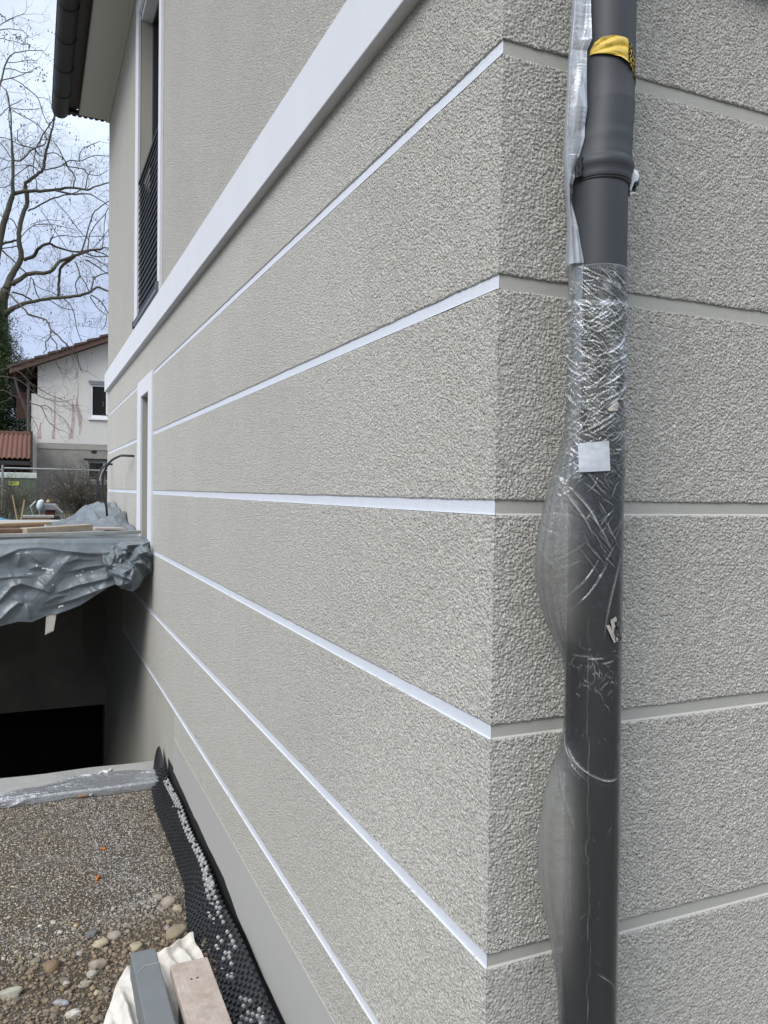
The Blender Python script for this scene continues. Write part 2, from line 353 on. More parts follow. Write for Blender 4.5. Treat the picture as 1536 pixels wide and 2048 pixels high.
M_FILM = film('clear_film', .04, base=(.46, .46, .42), gloss=.12, bumps=((38, .007, .4), (160, .0014, .45)), fres=.60)
M_FILM2 = film('milky_film', .26, (.60, .64, .69), gloss=.38, bumps=((30, .006, .5), (200, .001, .4)), fres=.3)
M_FILM3 = film('edge_film', .30, (.70, .73, .76), gloss=.15, bumps=((25, .02, .8), (90, .006, .7)), fres=.45)

# ================================================================== the house
house = empty('plastered_house', (0, 0, -2.2), 'grey-beige rendered house with white joint strips, belt course and dark eaves gutter', 'house')
YE = 9.83            # far end of the left wall
JH = .0168           # half joint height
JOINTS = [1.0, .495, 0.0, -.498, -1.014, -1.531]
PR = .0055            # render stands this proud of the joint
XR = 3.0             # right wall runs on
BOT = -4.6
DY0, DY1 = 5.40, 6.38     # terrace door surround (outer)
DZ1 = 1.022
DI0, DI1, DIT = 5.62, 6.14, .872   # its opening
WY0, WY1, WZ0, WZ1 = 5.06, 6.42, 1.60, 4.50   # upper window opening
def wall_holes(name, ax, plane, a0, a1, z0, z1, holes, depth, mt, parent, sign=1):
    """wall sheet on plane ax=plane spanning a (other horizontal axis) and z with rectangular openings and reveals"""
    A = sorted({a0, a1} | {h[0] for h in holes} | {h[1] for h in holes}); Z = sorted({z0, z1} | {h[2] for h in holes} | {h[3] for h in holes})
    b = MB()
    P = (lambda a, z, d=0: (plane + d * sign, a, z)) if ax == 0 else (lambda a, z, d=0: (a, plane + d * sign, z))
    for i in range(len(A) - 1):
        for j in range(len(Z) - 1):
            ca, cz = (A[i] + A[i + 1]) / 2, (Z[j] + Z[j + 1]) / 2
            if any(h[0] < ca < h[1] and h[2] < cz < h[3] for h in holes): continue
            b.quad(P(A[i], Z[j]), P(A[i + 1], Z[j]), P(A[i + 1], Z[j + 1]), P(A[i], Z[j + 1]))
    for h in holes:
        b.quad(P(h[0], h[2]), P(h[0], h[3]), P(h[0], h[3], depth), P(h[0], h[2], depth))
        b.quad(P(h[1], h[2]), P(h[1], h[3]), P(h[1], h[3], depth), P(h[1], h[2], depth))
        b.quad(P(h[0], h[3]), P(h[1], h[3]), P(h[1], h[3], depth), P(h[0], h[3], depth))
        b.quad(P(h[0], h[2]), P(h[1], h[2]), P(h[1], h[2], depth), P(h[0], h[2], depth))
    return b.build(name, mt, parent)
# core walls
wall_holes('wall', 0, 0.0, 0, YE, BOT, 5.2, [(DI0, DI1, -.6, DIT), (WY0, WY1, WZ0, WZ1)], .26, M_SM, house)
wall_holes('wall', 1, 0.0, 0, XR, -2.6, 3.2, [], .2, M_JG, house)
MB().quad((0, YE, BOT), (4, YE, BOT), (4, YE, 5.2), (0, YE, 5.2)).build('wall', M_SM, house)
MB().quad((XR, 0, -2.6), (XR, 6, -2.6), (XR, 6, 3.2), (XR, 0, 3.2)).build('wall', M_SM, house)
MB().quad((.27, DI0 - .2, -.6), (.27, DI1 + .2, -.6), (.27, DI1 + .2, 1.2), (.27, DI0 - .2, 1.2)).build('door', M_SM, house)['label'] = 'plain plastered back of the deep door niche'
def worley(x, y, s=0):
    ix = np.floor(x); iy = np.floor(y); best = np.full(x.shape, 9.0)
    for dx in (-1, 0, 1):
        for dy in (-1, 0, 1):
            cx = ix + dx; cy = iy + dy
            d = (cx + _h(cx, cy, s) - x) ** 2 + (cy + _h(cx, cy, s + 77) - y) ** 2
            best = np.minimum(best, d)
    return np.sqrt(best)
def relief(a, z, seed):
    """height of the scratched render in metres"""
    wx = a + .0022 * (vnoise(a * 240, z * 240, 3) - .5); wz = z + .0022 * (vnoise(a * 240, z * 240, 8) - .5)
    n1 = vnoise(wx * 235, wz * 245, 11); n2 = vnoise(wx * 400, wz * 420, 12); w = worley(wx * 172, wz * 182, 13); n3 = vnoise(a * 45, z * 45, 14)
    h = (n1 - .5) * 1.0 + (n2 - .5) * .55 + (.45 - w) * 1.0 + (n3 - .5) * .5
    h = np.tanh(h * 1.7) * .6
    return h * .0029
def gridfaces(n, k, off):
    idx = np.arange(n * k).reshape(n, k) + off
    return np.stack([idx[:-1, :-1], idx[1:, :-1], idx[1:, 1:], idx[:-1, 1:]], -1).reshape(-1, 4)
def ragged(ax, a0, a1, z0, z1, front, back, seed, name='render_panel', mt=None, top=True, bot=True, near=None):
    """one field of scratched render: front sheet with real relief near the corner, torn upper/lower edges and a return to the wall"""
    amp = .0018
    def spans():
        if near and a0 < near:
            A = [a0]
            while A[-1] < near: A.append(A[-1] + (.0027 if ax else .0036 * (1 + .45 * max(0, A[-1]))))
            yield np.array(A), True
            if a1 > A[-1]: yield np.linspace(A[-1], a1, 700) if ax == 0 else np.linspace(A[-1], a1, 60), False
        else: yield np.linspace(a0, a1, max(2, min(1200, int((a1 - a0) / .008) + 1))), False
    Vs = []; Fs = []; off = 0
    for a, fine in spans():
        n = len(a)
        def edge(z, s_, on_):
            if not on_: return np.full(n, z)
            return z + amp * 2 * (fbm(a * 190, a * 0 + s_, 3, s_) - .5) + .0022 * (vnoise(a * 14, a * 0, s_ + 5) - .5)
        zt = edge(z1, seed, top); zb = edge(z0, seed + 50, bot)
        nr_ = max(2, int((z1 - z0) / .0025)) if fine else 2
        t = np.linspace(0, 1, nr_)
        ins = .0030 if fine else .0035
        rows = [(zt, 0), (zt, 1)] + [(zt - ins + (zb + ins - (zt - ins)) * q, 2) for q in t] + [(zb, 1), (zb, 0)]
        Zr = np.stack([r[0] for r in rows]); ty = np.array([r[1] for r in rows])[:, None] * np.ones((1, n))
        Ar = a[None, :] * np.ones((len(rows), 1))
        D = relief(Ar, Zr, 0) if fine else np.zeros_like(Ar)
        if fine: D = D * np.clip((near - Ar) / (.9 if ax == 0 else .02), 0, 1)
        ed = np.where(ty == 1, .0016, 0)
        X_ = np.where(ty == 0, back, front - D * np.where(ty == 1, .5, 1) + ed)
        Aout = Ar.copy()
        if a[0] == -PR:                                    # close the corner: both faces share this edge
            dc = relief(np.zeros(len(rows)), Zr[:, 0], 0) * .6
            xc = np.where(ty[:, 0] == 0, back, front - dc); X_[:, 0] = np.where(ty[:, 0] == 0, back, front - dc); Aout[:, 0] = np.where(ty[:, 0] == 0, -PR, front - dc)
        P = np.stack([X_, Aout, Zr], -1) if ax == 0 else np.stack([Aout, X_, Zr], -1)
        if ax == 0: P = P[:, ::-1]
        Vs.append(P.reshape(-1, 3)); Fs.append(gridfaces(len(rows), n, off)); off += P.shape[0] * n
    return rawmesh(name, np.concatenate(Vs), np.concatenate(Fs), mt or M_ST, house, False)
# left wall fields (a = y) : PR proud of x=0 ; right wall fields (a = x)
zs = [1.322] + JOINTS
for i in range(len(JOINTS)):
    zt = zs[i] - (JH if i else 0) ; zb = JOINTS[i] + JH
    ends = [(-PR, DY0 + .01), (DY1 - .01, YE)] if (zt > -.7 and i > 0) else [(-PR, YE)]
    for j, (a0, a1) in enumerate(ends):
        if j == 0 and i >= 5: a1 = min(a1, 7.75)
        ragged(0, a0, a1, zb, zt, -PR, 0.001, 10 * i + j, top=(i > 0), near=(1.45 if j == 0 else None))
    ragged(1, -PR, XR, zb, zt if i else 1.33, -PR, 0.001, 200 + 10 * i, top=(i > 0), near=(.86 if i < 5 else None))
ragged(0, -PR, 4.22, -1.742, JOINTS[-1] - JH, -PR, 0.001, 71, bot=False)
ragged(1, -PR, XR, -1.742, JOINTS[-1] - JH, -PR, 0.001, 271, bot=False)
# the render wraps the corner: short returns closing the corner are the two sheets meeting at (-PR,-PR)
# fine render of the upper storey
wall_holes('upper_render', 0, -.004, -.02, YE, 1.556, 4.93, [(WY0 - .01, WY1 + .01, WZ0 - .05, WZ1 + .01)], .004, M_STF, house)
wall_holes('upper_render', 1, -.004, -.004, XR, 1.556, 3.2, [], .004, M_STF, house)
# white painted joints (left wall), slim sheets 1 mm proud of the wall, plus painted ledge
for z in JOINTS:
    spans = [(0.0, DY0), (DY1, YE)] if z > -.7 else [(0.0, YE if z > -1.5 else 7.72)]
    for a0, a1 in spans:
        b = MB(); n = 160; a = np.linspace(a0, a1, n)
        zt = z + JH + .004; lz = z - JH + .0012
        V = []; F = []
        for k in range(n):
            V += [(-.0012, a[k], zt), (-.0012, a[k], lz), (-PR - .0002, a[k], lz - .0004)]
        for k in range(n - 1):
            q = 3 * k; F += [(q, q + 3, q + 4, q + 1), (q + 1, q + 4, q + 5, q + 2)]
        b.add(V, F); b.build('painted_joint', M_WH, house)
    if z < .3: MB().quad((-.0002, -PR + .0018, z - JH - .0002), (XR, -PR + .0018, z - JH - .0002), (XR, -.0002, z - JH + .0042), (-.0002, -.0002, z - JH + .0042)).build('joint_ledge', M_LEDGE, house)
# belt course
b = MB(); b.box(-.046, 0, -.046, YE + .03, 1.322, 1.556); b.build('belt_course', M_WB, house, bevel=.004)
b = MB(); b.box(0.0, XR, -.046, 0, 1.322, 1.556); b.build('belt_course', M_WB, house, bevel=.004)
# plinth
b = MB(); n = 150; ys = np.linspace(-.004, 4.25, n)
V = []; F = []
for k, y in enumerate(ys):
    zb = float(interp(y, [(-.1, -2.10), (1.7, -2.09), (2.2, -2.075), (2.6, -2.02), (4.3, -1.99)])) + .018 * (float(fbm(y * 6, 0 * y + 2, 3, 3)) - .5)
    V += [(-.004, y, -1.742), (-.004, y, zb), (.0, y, zb)]
for k in range(n - 1):
    q = 3 * k; F += [(q, q + 3, q + 4, q + 1), (q + 1, q + 4, q + 5, q + 2)]
b.add(V, F); b.build('plinth', M_PL, house)
b = MB(); b.quad((-.004, -.004, -1.742), (XR, -.004, -1.742), (XR, -.004, -2.2), (-.004, -.004, -2.2)); b.build('plinth', M_PL, house)
b = MB(); b.box(-.0068, -.004, -.0068, 4.23, -1.7445, -1.7415); b.build('plinth_edge_strip', M_LEDGE, house)
b = MB(); b.box(-.003, .0, 0, 4.5, -2.6, -1.97); b.build('foundation_coating', M_BLK, house)
# terrace door surround
b = MB()
b.box(-.023, 0, DY0, DI0, -.66, DZ1); b.box(-.023, 0, DI1, DY1, -.66, DZ1); b.box(-.023, 0, DI0, DI1, DIT, DZ1)
b.build('door_surround', M_WB, house, bevel=.004)
# window group
win = empty('window', (0, 5.7, 2.5)); win.parent = house; win.location = Vector((0, 5.7, 2.5)) - house.location
b = MB(); FW0, FW1, FZ = 4.95, 6.63, 4.69
b.box(-.03, -.004, FW0, WY0, 1.58, FZ); b.box(-.03, -.004, WY1, FW1, 1.58, FZ); b.box(-.03, -.004, WY0, WY1, WZ1, FZ)
b.build('window_surround', M_WB, win, bevel=.003)
b = MB(); RX = .10
b.box(RX, RX + .06, WY0, WY0 + .09, WZ0, WZ1); b.box(RX, RX + .06, WY1 - .07, WY1, WZ0, WZ1); b.box(RX, RX + .06, WY0, WY1, WZ1 - .09, WZ1); b.box(RX, RX + .06, WY0, WY1, WZ0, WZ0 + .1)
b.build('frame', M_FRM, win)
MB().box(RX + .03, RX + .04, WY0 + .05, WY1 - .05, WZ0 + .05, WZ1 - .05).build('pane', M_GLS, win)
MB().box(.0, .099, WY0, WY1, WZ1 - .055, WZ1 + .002).build('shutter_box', M_WB, win)
b = MB(); b.box(-.052, -.030, 4.985, 6.56, 1.585, 1.622); b.box(-.052, .15, 4.99, 6.55, 1.612, 1.624)
b.box(-.055, -.0, 4.972, 4.99, 1.58, 1.66); b.box(-.055, -.0, 6.55, 6.568, 1.57, 1.64)
b.build('sill', M_SIL, win)
rail = empty('balcony_railing', (0, 5.7, 2.2)); rail.parent = house; rail.location = Vector((0, 5.7, 2.2)) - house.location
slat = None
for i in range(21):
    z = 1.68 + i * .0585
    V = [(-.014, WY0 + .012, z), (-.014, WY1 - .012, z), (-.002, WY1 - .012, z + .056), (-.002, WY0 + .012, z + .056), (-.020, WY0 + .012, z + .003), (-.020, WY1 - .012, z + .003), (-.008, WY1 - .012, z + .0575), (-.008, WY0 + .012, z + .0575)]
    F = [(0, 1, 2, 3), (7, 6, 5, 4), (0, 4, 5, 1), (3, 2, 6, 7), (0, 3, 7, 4), (1, 5, 6, 2)]
    mesh('slat', V, F, M_LOU, rail)
b = MB(); b.box(-.022, .02, WY0 + .005, WY1 - .005, 2.905, 2.93); b.build('handrail', M_LOU, rail)
for y in (WY0 + .03, (WY0 + WY1) / 2, WY1 - .05):
    MB().box(.002, .03, y, y + .03, 1.64, 2.905).build('post', M_LOU, rail)
MB().bar((.1, 6.25, 2.7), (.1, 6.25, 3.05), .03, .03).build('post', M_LOU, rail)
# eaves
eav = empty('eaves', (0, 5, 4.95)); eav.parent = house; eav.location = Vector((0, 5, 4.95)) - house.location
MB().box(-.385, 0, -1.2, YE + .0, 4.925, 4.95).build('soffit', M_SOF, eav, bevel=.003)
MB().box(-.045, -.004, -1.2, YE - .012, 4.895, 4.9245).build('cornice', M_SOF, eav, bevel=.006)
MB().box(-.395, -.386, -1.2, YE + .02, 4.91, 4.99).build('fascia', M_FAS, eav)
b = MB(); b.add([(-.396, -1.2, 5.02), (-.55, -1.2, 5.00), (-.55, YE + .05, 5.00), (-.396, YE + .05, 5.02)], [(0, 1, 2, 3)]); b.build('fascia', M_FAS, eav)
MB().box(-.55, -.51, -1.2, YE + .05, 4.985, 5.05).build('fascia', M_FAS, eav)
b = MB(); nr = 14; ring = [(-.607 + .1 * cos(pi + pi * k / nr), 4.99 + .1 * sin(pi + pi * k / nr)) for k in range(nr + 1)]
V = [(x, y, z) for y in (-1.2, YE + .12) for x, z in ring]
F = [(k, k + 1, nr + 2 + k, nr + 1 + k) for k in range(nr)] + [tuple(range(nr + 1, 2 * nr + 2))]
g = mesh('gutter', V, F, M_ZN, eav, True); sm = g.modifiers.new('solid', 'SOLIDIFY'); sm.thickness = .003
b = MB(); b.tube([(-.708, -1.2, 4.995), (-.708, YE + .12, 4.995)], .010, 8); b.build('gutter_bead', M_ZN, eav)
for k in range(13):
    y = 9.36 - k * .66
    pts = [(-.607 + .104 * cos(pi + pi * j / 12), y, 4.99 + .104 * sin(pi + pi * j / 12)) for j in range(13)]
    b = MB(); b.tube(pts, .009, 5); b.build('gutter_bracket', M_BLK, eav)
# roof slope with verge
b = MB(); b.add([(-.60, -1.2, 5.06), (-.60, YE + .22, 5.06), (3, YE + .22, 6.7), (3, -1.2, 6.7), (-.60, -1.2, 5.0), (-.60, YE + .22, 5.0), (3, YE + .22, 6.64), (3, -1.2, 6.64)],
     [(0, 1, 2, 3), (4, 7, 6, 5), (0, 4, 5, 1), (1, 5, 6, 2)]); b.build('roof', M_RT, eav)
b = MB(); b.box(-.62, .02, YE + .02, YE + .10, 4.955, 5.0)
for k in range(9): b.box(-.6 + k * .07, -.6 + k * .07 + .045, YE + .10, YE + .125, 4.95, 5.0)
b.build('verge_trim', M_ZN, eav)
# ceiling/inside blockers so no light leaks through the shell
MB().box(.28, 4, .02, YE, 4.99, 5.01).build('attic_floor', M_DK, house)
MB().box(.30, .32, .02, YE - .02, BOT, 5.0).build('inner_wall', M_DK, house)

# ================================================================== pit, terrace slab, far wall
M_PITSHADE = mat('pit_shade_render', (.27, .245, .20), .95, var=(2, .5, (.13, .125, .105)), spec=.1)  # plaster with the pit's shade darkened into its colour
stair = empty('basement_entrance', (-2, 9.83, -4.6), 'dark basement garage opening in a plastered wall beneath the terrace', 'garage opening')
wall_holes('wall', 1, 9.829, -6, .05, BOT, -.66, [(-5.2, -.02, BOT + .01, -2.905)], .35, M_PITSHADE, stair)
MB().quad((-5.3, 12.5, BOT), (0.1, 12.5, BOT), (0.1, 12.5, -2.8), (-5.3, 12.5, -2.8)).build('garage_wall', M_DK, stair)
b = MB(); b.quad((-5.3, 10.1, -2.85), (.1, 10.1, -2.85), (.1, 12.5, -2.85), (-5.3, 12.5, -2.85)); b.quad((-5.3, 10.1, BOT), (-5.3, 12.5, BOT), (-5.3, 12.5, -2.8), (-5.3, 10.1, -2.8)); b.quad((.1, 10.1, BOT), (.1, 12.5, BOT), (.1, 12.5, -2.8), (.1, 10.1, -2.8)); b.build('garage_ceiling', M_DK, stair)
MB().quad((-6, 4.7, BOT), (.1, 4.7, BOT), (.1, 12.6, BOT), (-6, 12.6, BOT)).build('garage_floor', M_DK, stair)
MB().quad((-6, 4.7, BOT), (-6, 9.83, BOT), (-6, 9.83, -.6), (-6, 4.7, -.6)).build('side_wall', M_PITSHADE, stair)
# damp patch on the wall under the slab
V = []; c0 = (-.17, -1.8)
for k in range(26):
    a = 2 * pi * k / 26; V.append((c0[0] + .16 * cos(a) * (1 + .12 * random.uniform(-1, 1)), 9.826, c0[1] + .6 * sin(a) * (1 + .1 * random.uniform(-1, 1))))
mesh('damp_patch', V, [tuple(range(26))], mat('damp_render', (.19, .172, .14), .95, spec=.1), stair)
slab = empty('terrace_slab', (-3, 7.5, -.65), 'concrete terrace slab over the basement entrance, mostly covered by tarpaulin', 'terrace slab')
MB().box(-6, -.05, 5.56, 10.4, -.64, -.42).build('deck', M_CONC, slab)

# retaining wall edge in front of the pit
ret = empty('retaining_wall', (-3, 4.65, -2.1), 'low concrete wall along the edge of the pit behind the gravel', 'wall')
n = 60; xs = np.linspace(-6, -.02, n)
yf = 4.38 + 0 * xs; yb = 4.86 + .01 * np.sin(xs * 9)
rows = [np.stack([xs, yb, np.full(n, BOT)], -1), np.stack([xs, yb, -2.10 + .006 * np.sin(xs * 31)], -1), np.stack([xs, yb - .012, np.full(n, -2.09)], -1), np.stack([xs, yf + .012, np.full(n, -2.085)], -1), np.stack([xs, yf, np.full(n, -2.10)], -1), np.stack([xs, yf, np.full(n, -2.5)], -1)]
gridmesh('coping', np.stack(rows, 0), M_CONC, ret, smooth=False)
# crumpled film taped over its edge
nx, ny = 260, 40
X = np.linspace(-2.2, -.08, nx)[:, None] * np.ones((1, ny)); s = np.linspace(0, 1, ny)[None, :] * np.ones((nx, 1))
wid = interp(X[:, :1], [(-2.2, .08), (-1.15, .10), (-.8, .22), (-.4, .30), (-.1, .24)]) + .02 * np.sin(X[:, :1] * 17)
hang = interp(X[:, :1], [(-2.2, .03), (-.9, .045), (-.45, .03), (-.2, .055), (-.08, .04)]) + .025 * (fbm(X[:, :1] * 12, X[:, :1] * 0, 3, 5) - .5)
L_ = s * (wid + hang); top = L_ < wid
Y = np.where(top, yf[0] + wid - L_, yf[0] - .012); Z = np.where(top, -2.082, -2.085 - (L_ - wid))
cr_ = folds(X, s, 60, 3, .12, .022, (-2.2, 0, 0, 1)); cr_ = cr_ + .004 * fbm(X * 40, s * 9, 3, 8)
Z = Z + np.abs(cr_) * .6 * top + .001; Y = Y - np.abs(cr_) * .8 * (~top) - .002
gridmesh('plastic_film', np.stack([X, Y, Z], -1), M_FILM3, None, attrs={'crease': np.clip(np.abs(cr_) * 14, 0, .5)})
tag(bpy.context.scene.objects['plastic_film'], 'crumpled clear plastic film hanging over the front edge of the low concrete wall', 'plastic film')

# ================================================================== tarpaulin over the slab edge
M_SPL = mat('plaster_fleck', (.66, .67, .68), .8)
def pj_all(o):
    co = np.empty(len(o.data.vertices) * 3, np.float32); o.data.vertices.foreach_get('co', co); co = co.reshape(-1, 3) - CC
    w = co @ CF; return 768 + FPX * (co @ CR) / w, 1024 - FPX * (co @ CU) / w
nx, ny = 400, 190
U = np.linspace(-2.4, -.012, nx)[:, None] * np.ones((1, ny)); s = np.linspace(0, 1, ny)[None, :] * np.ones((nx, 1))
hem = interp(U[:, :1], [(-2.4, -1.15), (-1.6, -1.06), (-1.165, -1.075), (-1.03, -1.045), (-.93, -1.055), (-.80, -.995), (-.74, -.998), (-.57, -.935), (-.36, -.80), (-.2, -.735), (-.12, -.70), (0, -.62)])
topz = -.405
back = .55                                   # length lying on the slab
H = (topz - hem); TL = back + H
l_ = s * TL
ony = l_ < back
edge = 5.50
Yt = np.where(ony, edge + (back - l_), edge); Zt = np.where(ony, topz, topz - (l_ - back))
q = np.clip((l_ - back) / .08 + .5, 0, 1)
zz = np.where(ony, topz + (back - l_) * .0, Zt)
def ridge(polys, X, Z, sc=1.0):
    """creases of the sheet: crisp edge below, long slope above"""
    H = np.zeros_like(X)
    for amp_, up, dn, pts in polys:
        W = [on(1, 5.47, u / 4.955, 1030 + v / 4.955) for u, v in pts]
        best = np.full(X.shape, 9.0); sg = np.zeros_like(X); en = np.ones_like(X)
        nS = len(W) - 1
        for k in range(nS):
            ax_, az_ = W[k][0], W[k][2]; bx_, bz_ = W[k + 1][0], W[k + 1][2]; dx, dz_ = bx_ - ax_, bz_ - az_; L2 = dx * dx + dz_ * dz_
            t = np.clip(((X - ax_) * dx + (Z - az_) * dz_) / L2, 0, 1); px2, pz2 = X - ax_ - t * dx, Z - az_ - t * dz_
            d = np.sqrt(px2 ** 2 + pz2 ** 2); m_ = d < best; best = np.where(m_, d, best); sg = np.where(m_, np.sign(dx * pz2 - dz_ * px2), sg)
            tt_ = (k + t) / nS; en = np.where(m_, np.clip(4 * tt_ * (1 - tt_), .12, 1) ** .6, en)
        H = np.maximum(H, amp_ * sc * en * np.where(sg > 0, np.exp(-best / up), np.exp(-best / dn)))
    return H
RID = [(.055, .07, .018, [(-300, 520), (0, 430), (190, 330), (400, 306), (620, 350), (850, 385), (1030, 388)]), (.035, .05, .03, [(250, 340), (330, 420), (430, 500)]),
       (.030, .04, .05, [(190, 330), (200, 420), (160, 520)]), (.050, .06, .016, [(-200, 950), (0, 850), (120, 715), (210, 682), (350, 720), (540, 782)]), (.045, .06, .018, [(540, 782), (780, 692), (960, 655), (1100, 620)]),
       (.050, .06, .02, [(-100, 1100), (0, 1040), (100, 940), (180, 875), (250, 870)]), (.045, .03, .03, [(250, 870), (280, 950), (305, 1035)]), (.040, .05, .016, [(690, 560), (850, 520), (1040, 495)]),
       (.025, .05, .02, [(270, 545), (360, 515), (450, 520)]), (.035, .05, .02, [(500, 905), (740, 830), (1040, 722), (1220, 660)]), (.035, .03, .03, [(375, 610), (450, 690), (545, 780)]), (.030, .05, .02, [(-100, 640), (150, 612), (375, 608)]),
       (.025, .04, .015, [(640, 480), (760, 440), (1000, 450)]), (.025, .03, .02, [(440, 870), (560, 810), (700, 790)]), (.02, .02, .02, [(60, 560), (160, 640), (120, 720)]), (.02, .02, .02, [(600, 660), (700, 760), (680, 860)]), (.02, .02, .02, [(880, 600), (960, 700), (1100, 640)])]
fo = ridge(RID, U, np.where(ony, topz, Zt)) + folds(U, zz, 26, 21, .22, .028, (-2.4, 0, -1.3, -.3), dirs=[.5, 1.1, 2.2, 2.7]) + folds(U, zz, 80, 22, .07, .009, (-2.4, 0, -1.2, -.3)) + .03 * (fbm(U * 3.0, zz * 4, 3, 31) - .5)
fo = fo + .0 * np.maximum(0, 1 - np.abs((zz + .47 + .10 * (U + .8) + .02 * np.sin(U * 9)) / .05))      # long sagging fold under the edge
amp = np.clip((l_ - back) / .10, 0, 1)
Yt = Yt - np.maximum(fo, -.02) * amp - .035 * amp - .012
Zt = Zt - .03 * np.clip((l_ - back + .05) / .06, 0, 1) * (1 - amp) + (fo * .18) * (~ony) + .25 * np.abs(fo) * ony
tp = gridmesh('tarpaulin', np.stack([U, Yt, Zt], -1), M_TARP, None)
TPu, TPv = pj_all(tp)
for (u, v, w_, h_) in ((74, 1131, 4, 5), (86, 1136, 8, 3), (92, 1138, 9, 4), (100, 1140, 9, 5), (106, 1146, 4, 8), (96, 1145, 7, 3), (104, 1140, 5, 5), (60, 1147, 9, 2), (155, 1151, 5, 3), (161, 1150, 4, 4), (164, 1149, 2, 4), (184, 1143, 5, 3), (166, 1142, 5, 2), (105, 1170, 3, 2), (122, 1212, 8, 5), (118, 1214, 5, 4)):
    i_ = int(np.argmin((TPu - u) ** 2 + (TPv - v) ** 2)); p_ = np.array(tp.data.vertices[i_].co); q_ = 6.95 / FPX; n_pt = 9
    V = [(p_[0] + w_ * q_ * .5 * cos(2 * pi * k / n_pt) * random.uniform(.6, 1.2), p_[1] - .006, p_[2] + h_ * q_ * .5 * sin(2 * pi * k / n_pt) * random.uniform(.6, 1.2)) for k in range(n_pt)]
    V += [(x_, y_ + .004, z_) for x_, y_, z_ in V]
    mesh('plaster_splash', V, [tuple(range(n_pt))[::-1]] + [(k, (k + 1) % n_pt, n_pt + (k + 1) % n_pt, n_pt + k) for k in range(n_pt)], M_SPL, tp)
tag(tp, 'grey plastic tarpaulin draped over the terrace slab edge above the dark pit', 'tarpaulin')
# bunched end near the wall
nu, nv = 200, 200
a_ = np.linspace(0, 1, nu)[:, None] * np.ones((1, nv)); b_ = np.linspace(0, 1, nv)[None, :] * np.ones((nu, 1))
bx = -.40 + a_ * .385; low = interp(a_[:, :1], [(0, -.60), (.15, -.68), (.35, -.80), (.6, -.825), (.75, -.80), (.85, -.72), (1, -.655)])
bz0 = interp(a_[:, :1], [(0, -.47), (.2, -.43), (.4, -.405), (1, -.395)])
tt = b_
bz = bz0 + (low - bz0) * tt
ctr = np.sqrt(((bx + .19) / .16) ** 2 + ((bz + .60) / .17) ** 2)
ang = np.arctan2(bz + .60, bx + .19)
bulge = .13 * np.clip(1 - ctr ** 2 * .55, -.3, 1)
sw = .045 * np.abs(((ang * 7 / (2 * pi) + ctr * 1.3 + .15 * np.sin(ctr * 5)) % 1) - .5) * 2 * np.clip(ctr * 1.6, 0, 1)
fo = folds(bx, bz, 46, 77, .13, .050, (-.4, 0, -.85, -.38)) + folds(bx, bz, 50, 78, .05, .02, (-.4, 0, -.85, -.38))
by = 5.45 - bulge - sw - np.maximum(fo, -.05)
by = by + .10 * np.exp(-(((bx + .27) / .05) ** 2 + ((bz + .57) / .05) ** 2))
roll = np.clip(1 - tt / .08, 0, 1); by = by + roll * .35
bx = bx + .02 * (fbm(bx * 20, bz * 20, 2, 4) - .5)
bx = np.minimum(bx, -.014)
tb = gridmesh('tarpaulin_bundle', np.stack([bx, by, bz], -1), M_TARP, None)
tag(tb, 'crumpled bundle of grey tarpaulin knotted at the slab end against the house wall', 'tarpaulin')
# heap of tarpaulin on the terrace by the wall
nu, nv = 160, 160
hx = (-.78 + np.linspace(0, 1, nu) * .76)[:, None] * np.ones((1, nv)); hy = (6.1 + np.linspace(0, 1, nv) * 3.4)[None, :] * np.ones((nu, 1))
env = np.clip((hx + .78) / .5, 0, 1) * np.clip((9.5 - hy) / .4, 0, 1) * np.clip((hy - 6.1) / .5, 0, 1)
hh = env * (.03 + .16 * np.clip((hy - 7.0) / 1.2, 0, 1) * np.clip((hx + .75) / .6, 0, 1)) + env * (np.abs(folds(hx, hy * .4, 60, 91, .16, .06, (-.8, 0, 2.4, 3.8))) + .06 * fbm(hx * 6, hy * 4, 3, 9))
th = gridmesh('tarpaulin_heap', np.stack([hx, hy, -.415 + hh], -1), M_TARP, None)
tag(th, 'heap of folded grey tarpaulin lying on the terrace beside the house wall', 'tarpaulin')
# paper strip taped under the tarp and splashes
p0 = on(1, 5.47, 93, 1222); p1 = on(1, 5.47, 114, 1222); p2 = on(1, 5.47, 107, 1262); p3 = on(1, 5.47, 90, 1270)
b = MB(); b.add([p0, p1, p2, (p2 + p3) / 2 + np.array([.0, 0, .012]), p3], [(0, 1, 2, 3, 4)]); b.add([p0 + [0, .003, 0], p1 + [0, .003, 0], p2 + [0, .003, 0], p3 + [0, .003, 0]], [(3, 2, 1, 0)])
tag(b.build('paper_strip', mat('masking_paper', (.50, .47, .42), .8), None), 'torn strip of pale masking paper hanging below the tarpaulin', 'paper strip')

# planks on the slab
def plank(name, a, c, w, h, mt, label, cat='board'):
    b = MB(); b.bar(a, c, w, h); o = b.build(name, mt, None, bevel=.003); return tag(o, label, cat)
z0 = -.40
plank('batten', (-2.3, 5.42, z0 + .02), (-.035, 6.0, z0 + .035), .05, .03, M_PLG, 'long grey batten lying along the front edge of the terrace up to the wall')
plank('plank', (-2.0, 5.72, z0 + .05), (-.925, 5.95, z0 + .05), .14, .05, M_PLB, 'dark brown plank at the left, behind the long grey batten')
plank('plank', (-1.0, 5.85, z0 + .055), (-.46, 6.12, z0 + .075), .12, .055, M_PLK, 'pale wooden plank in the middle of the terrace pile')
plank('plank', (-1.9, 5.95, z0 + .085), (-.78, 6.45, z0 + .10), .07, .022, M_STK, 'thin honey-coloured lath lying on top of the other planks')
plank('plank', (-2.0, 6.5, z0 + .06), (-.85, 6.75, z0 + .06), .22, .04, M_PLB, 'wide reddish-brown board furthest back on the terrace')
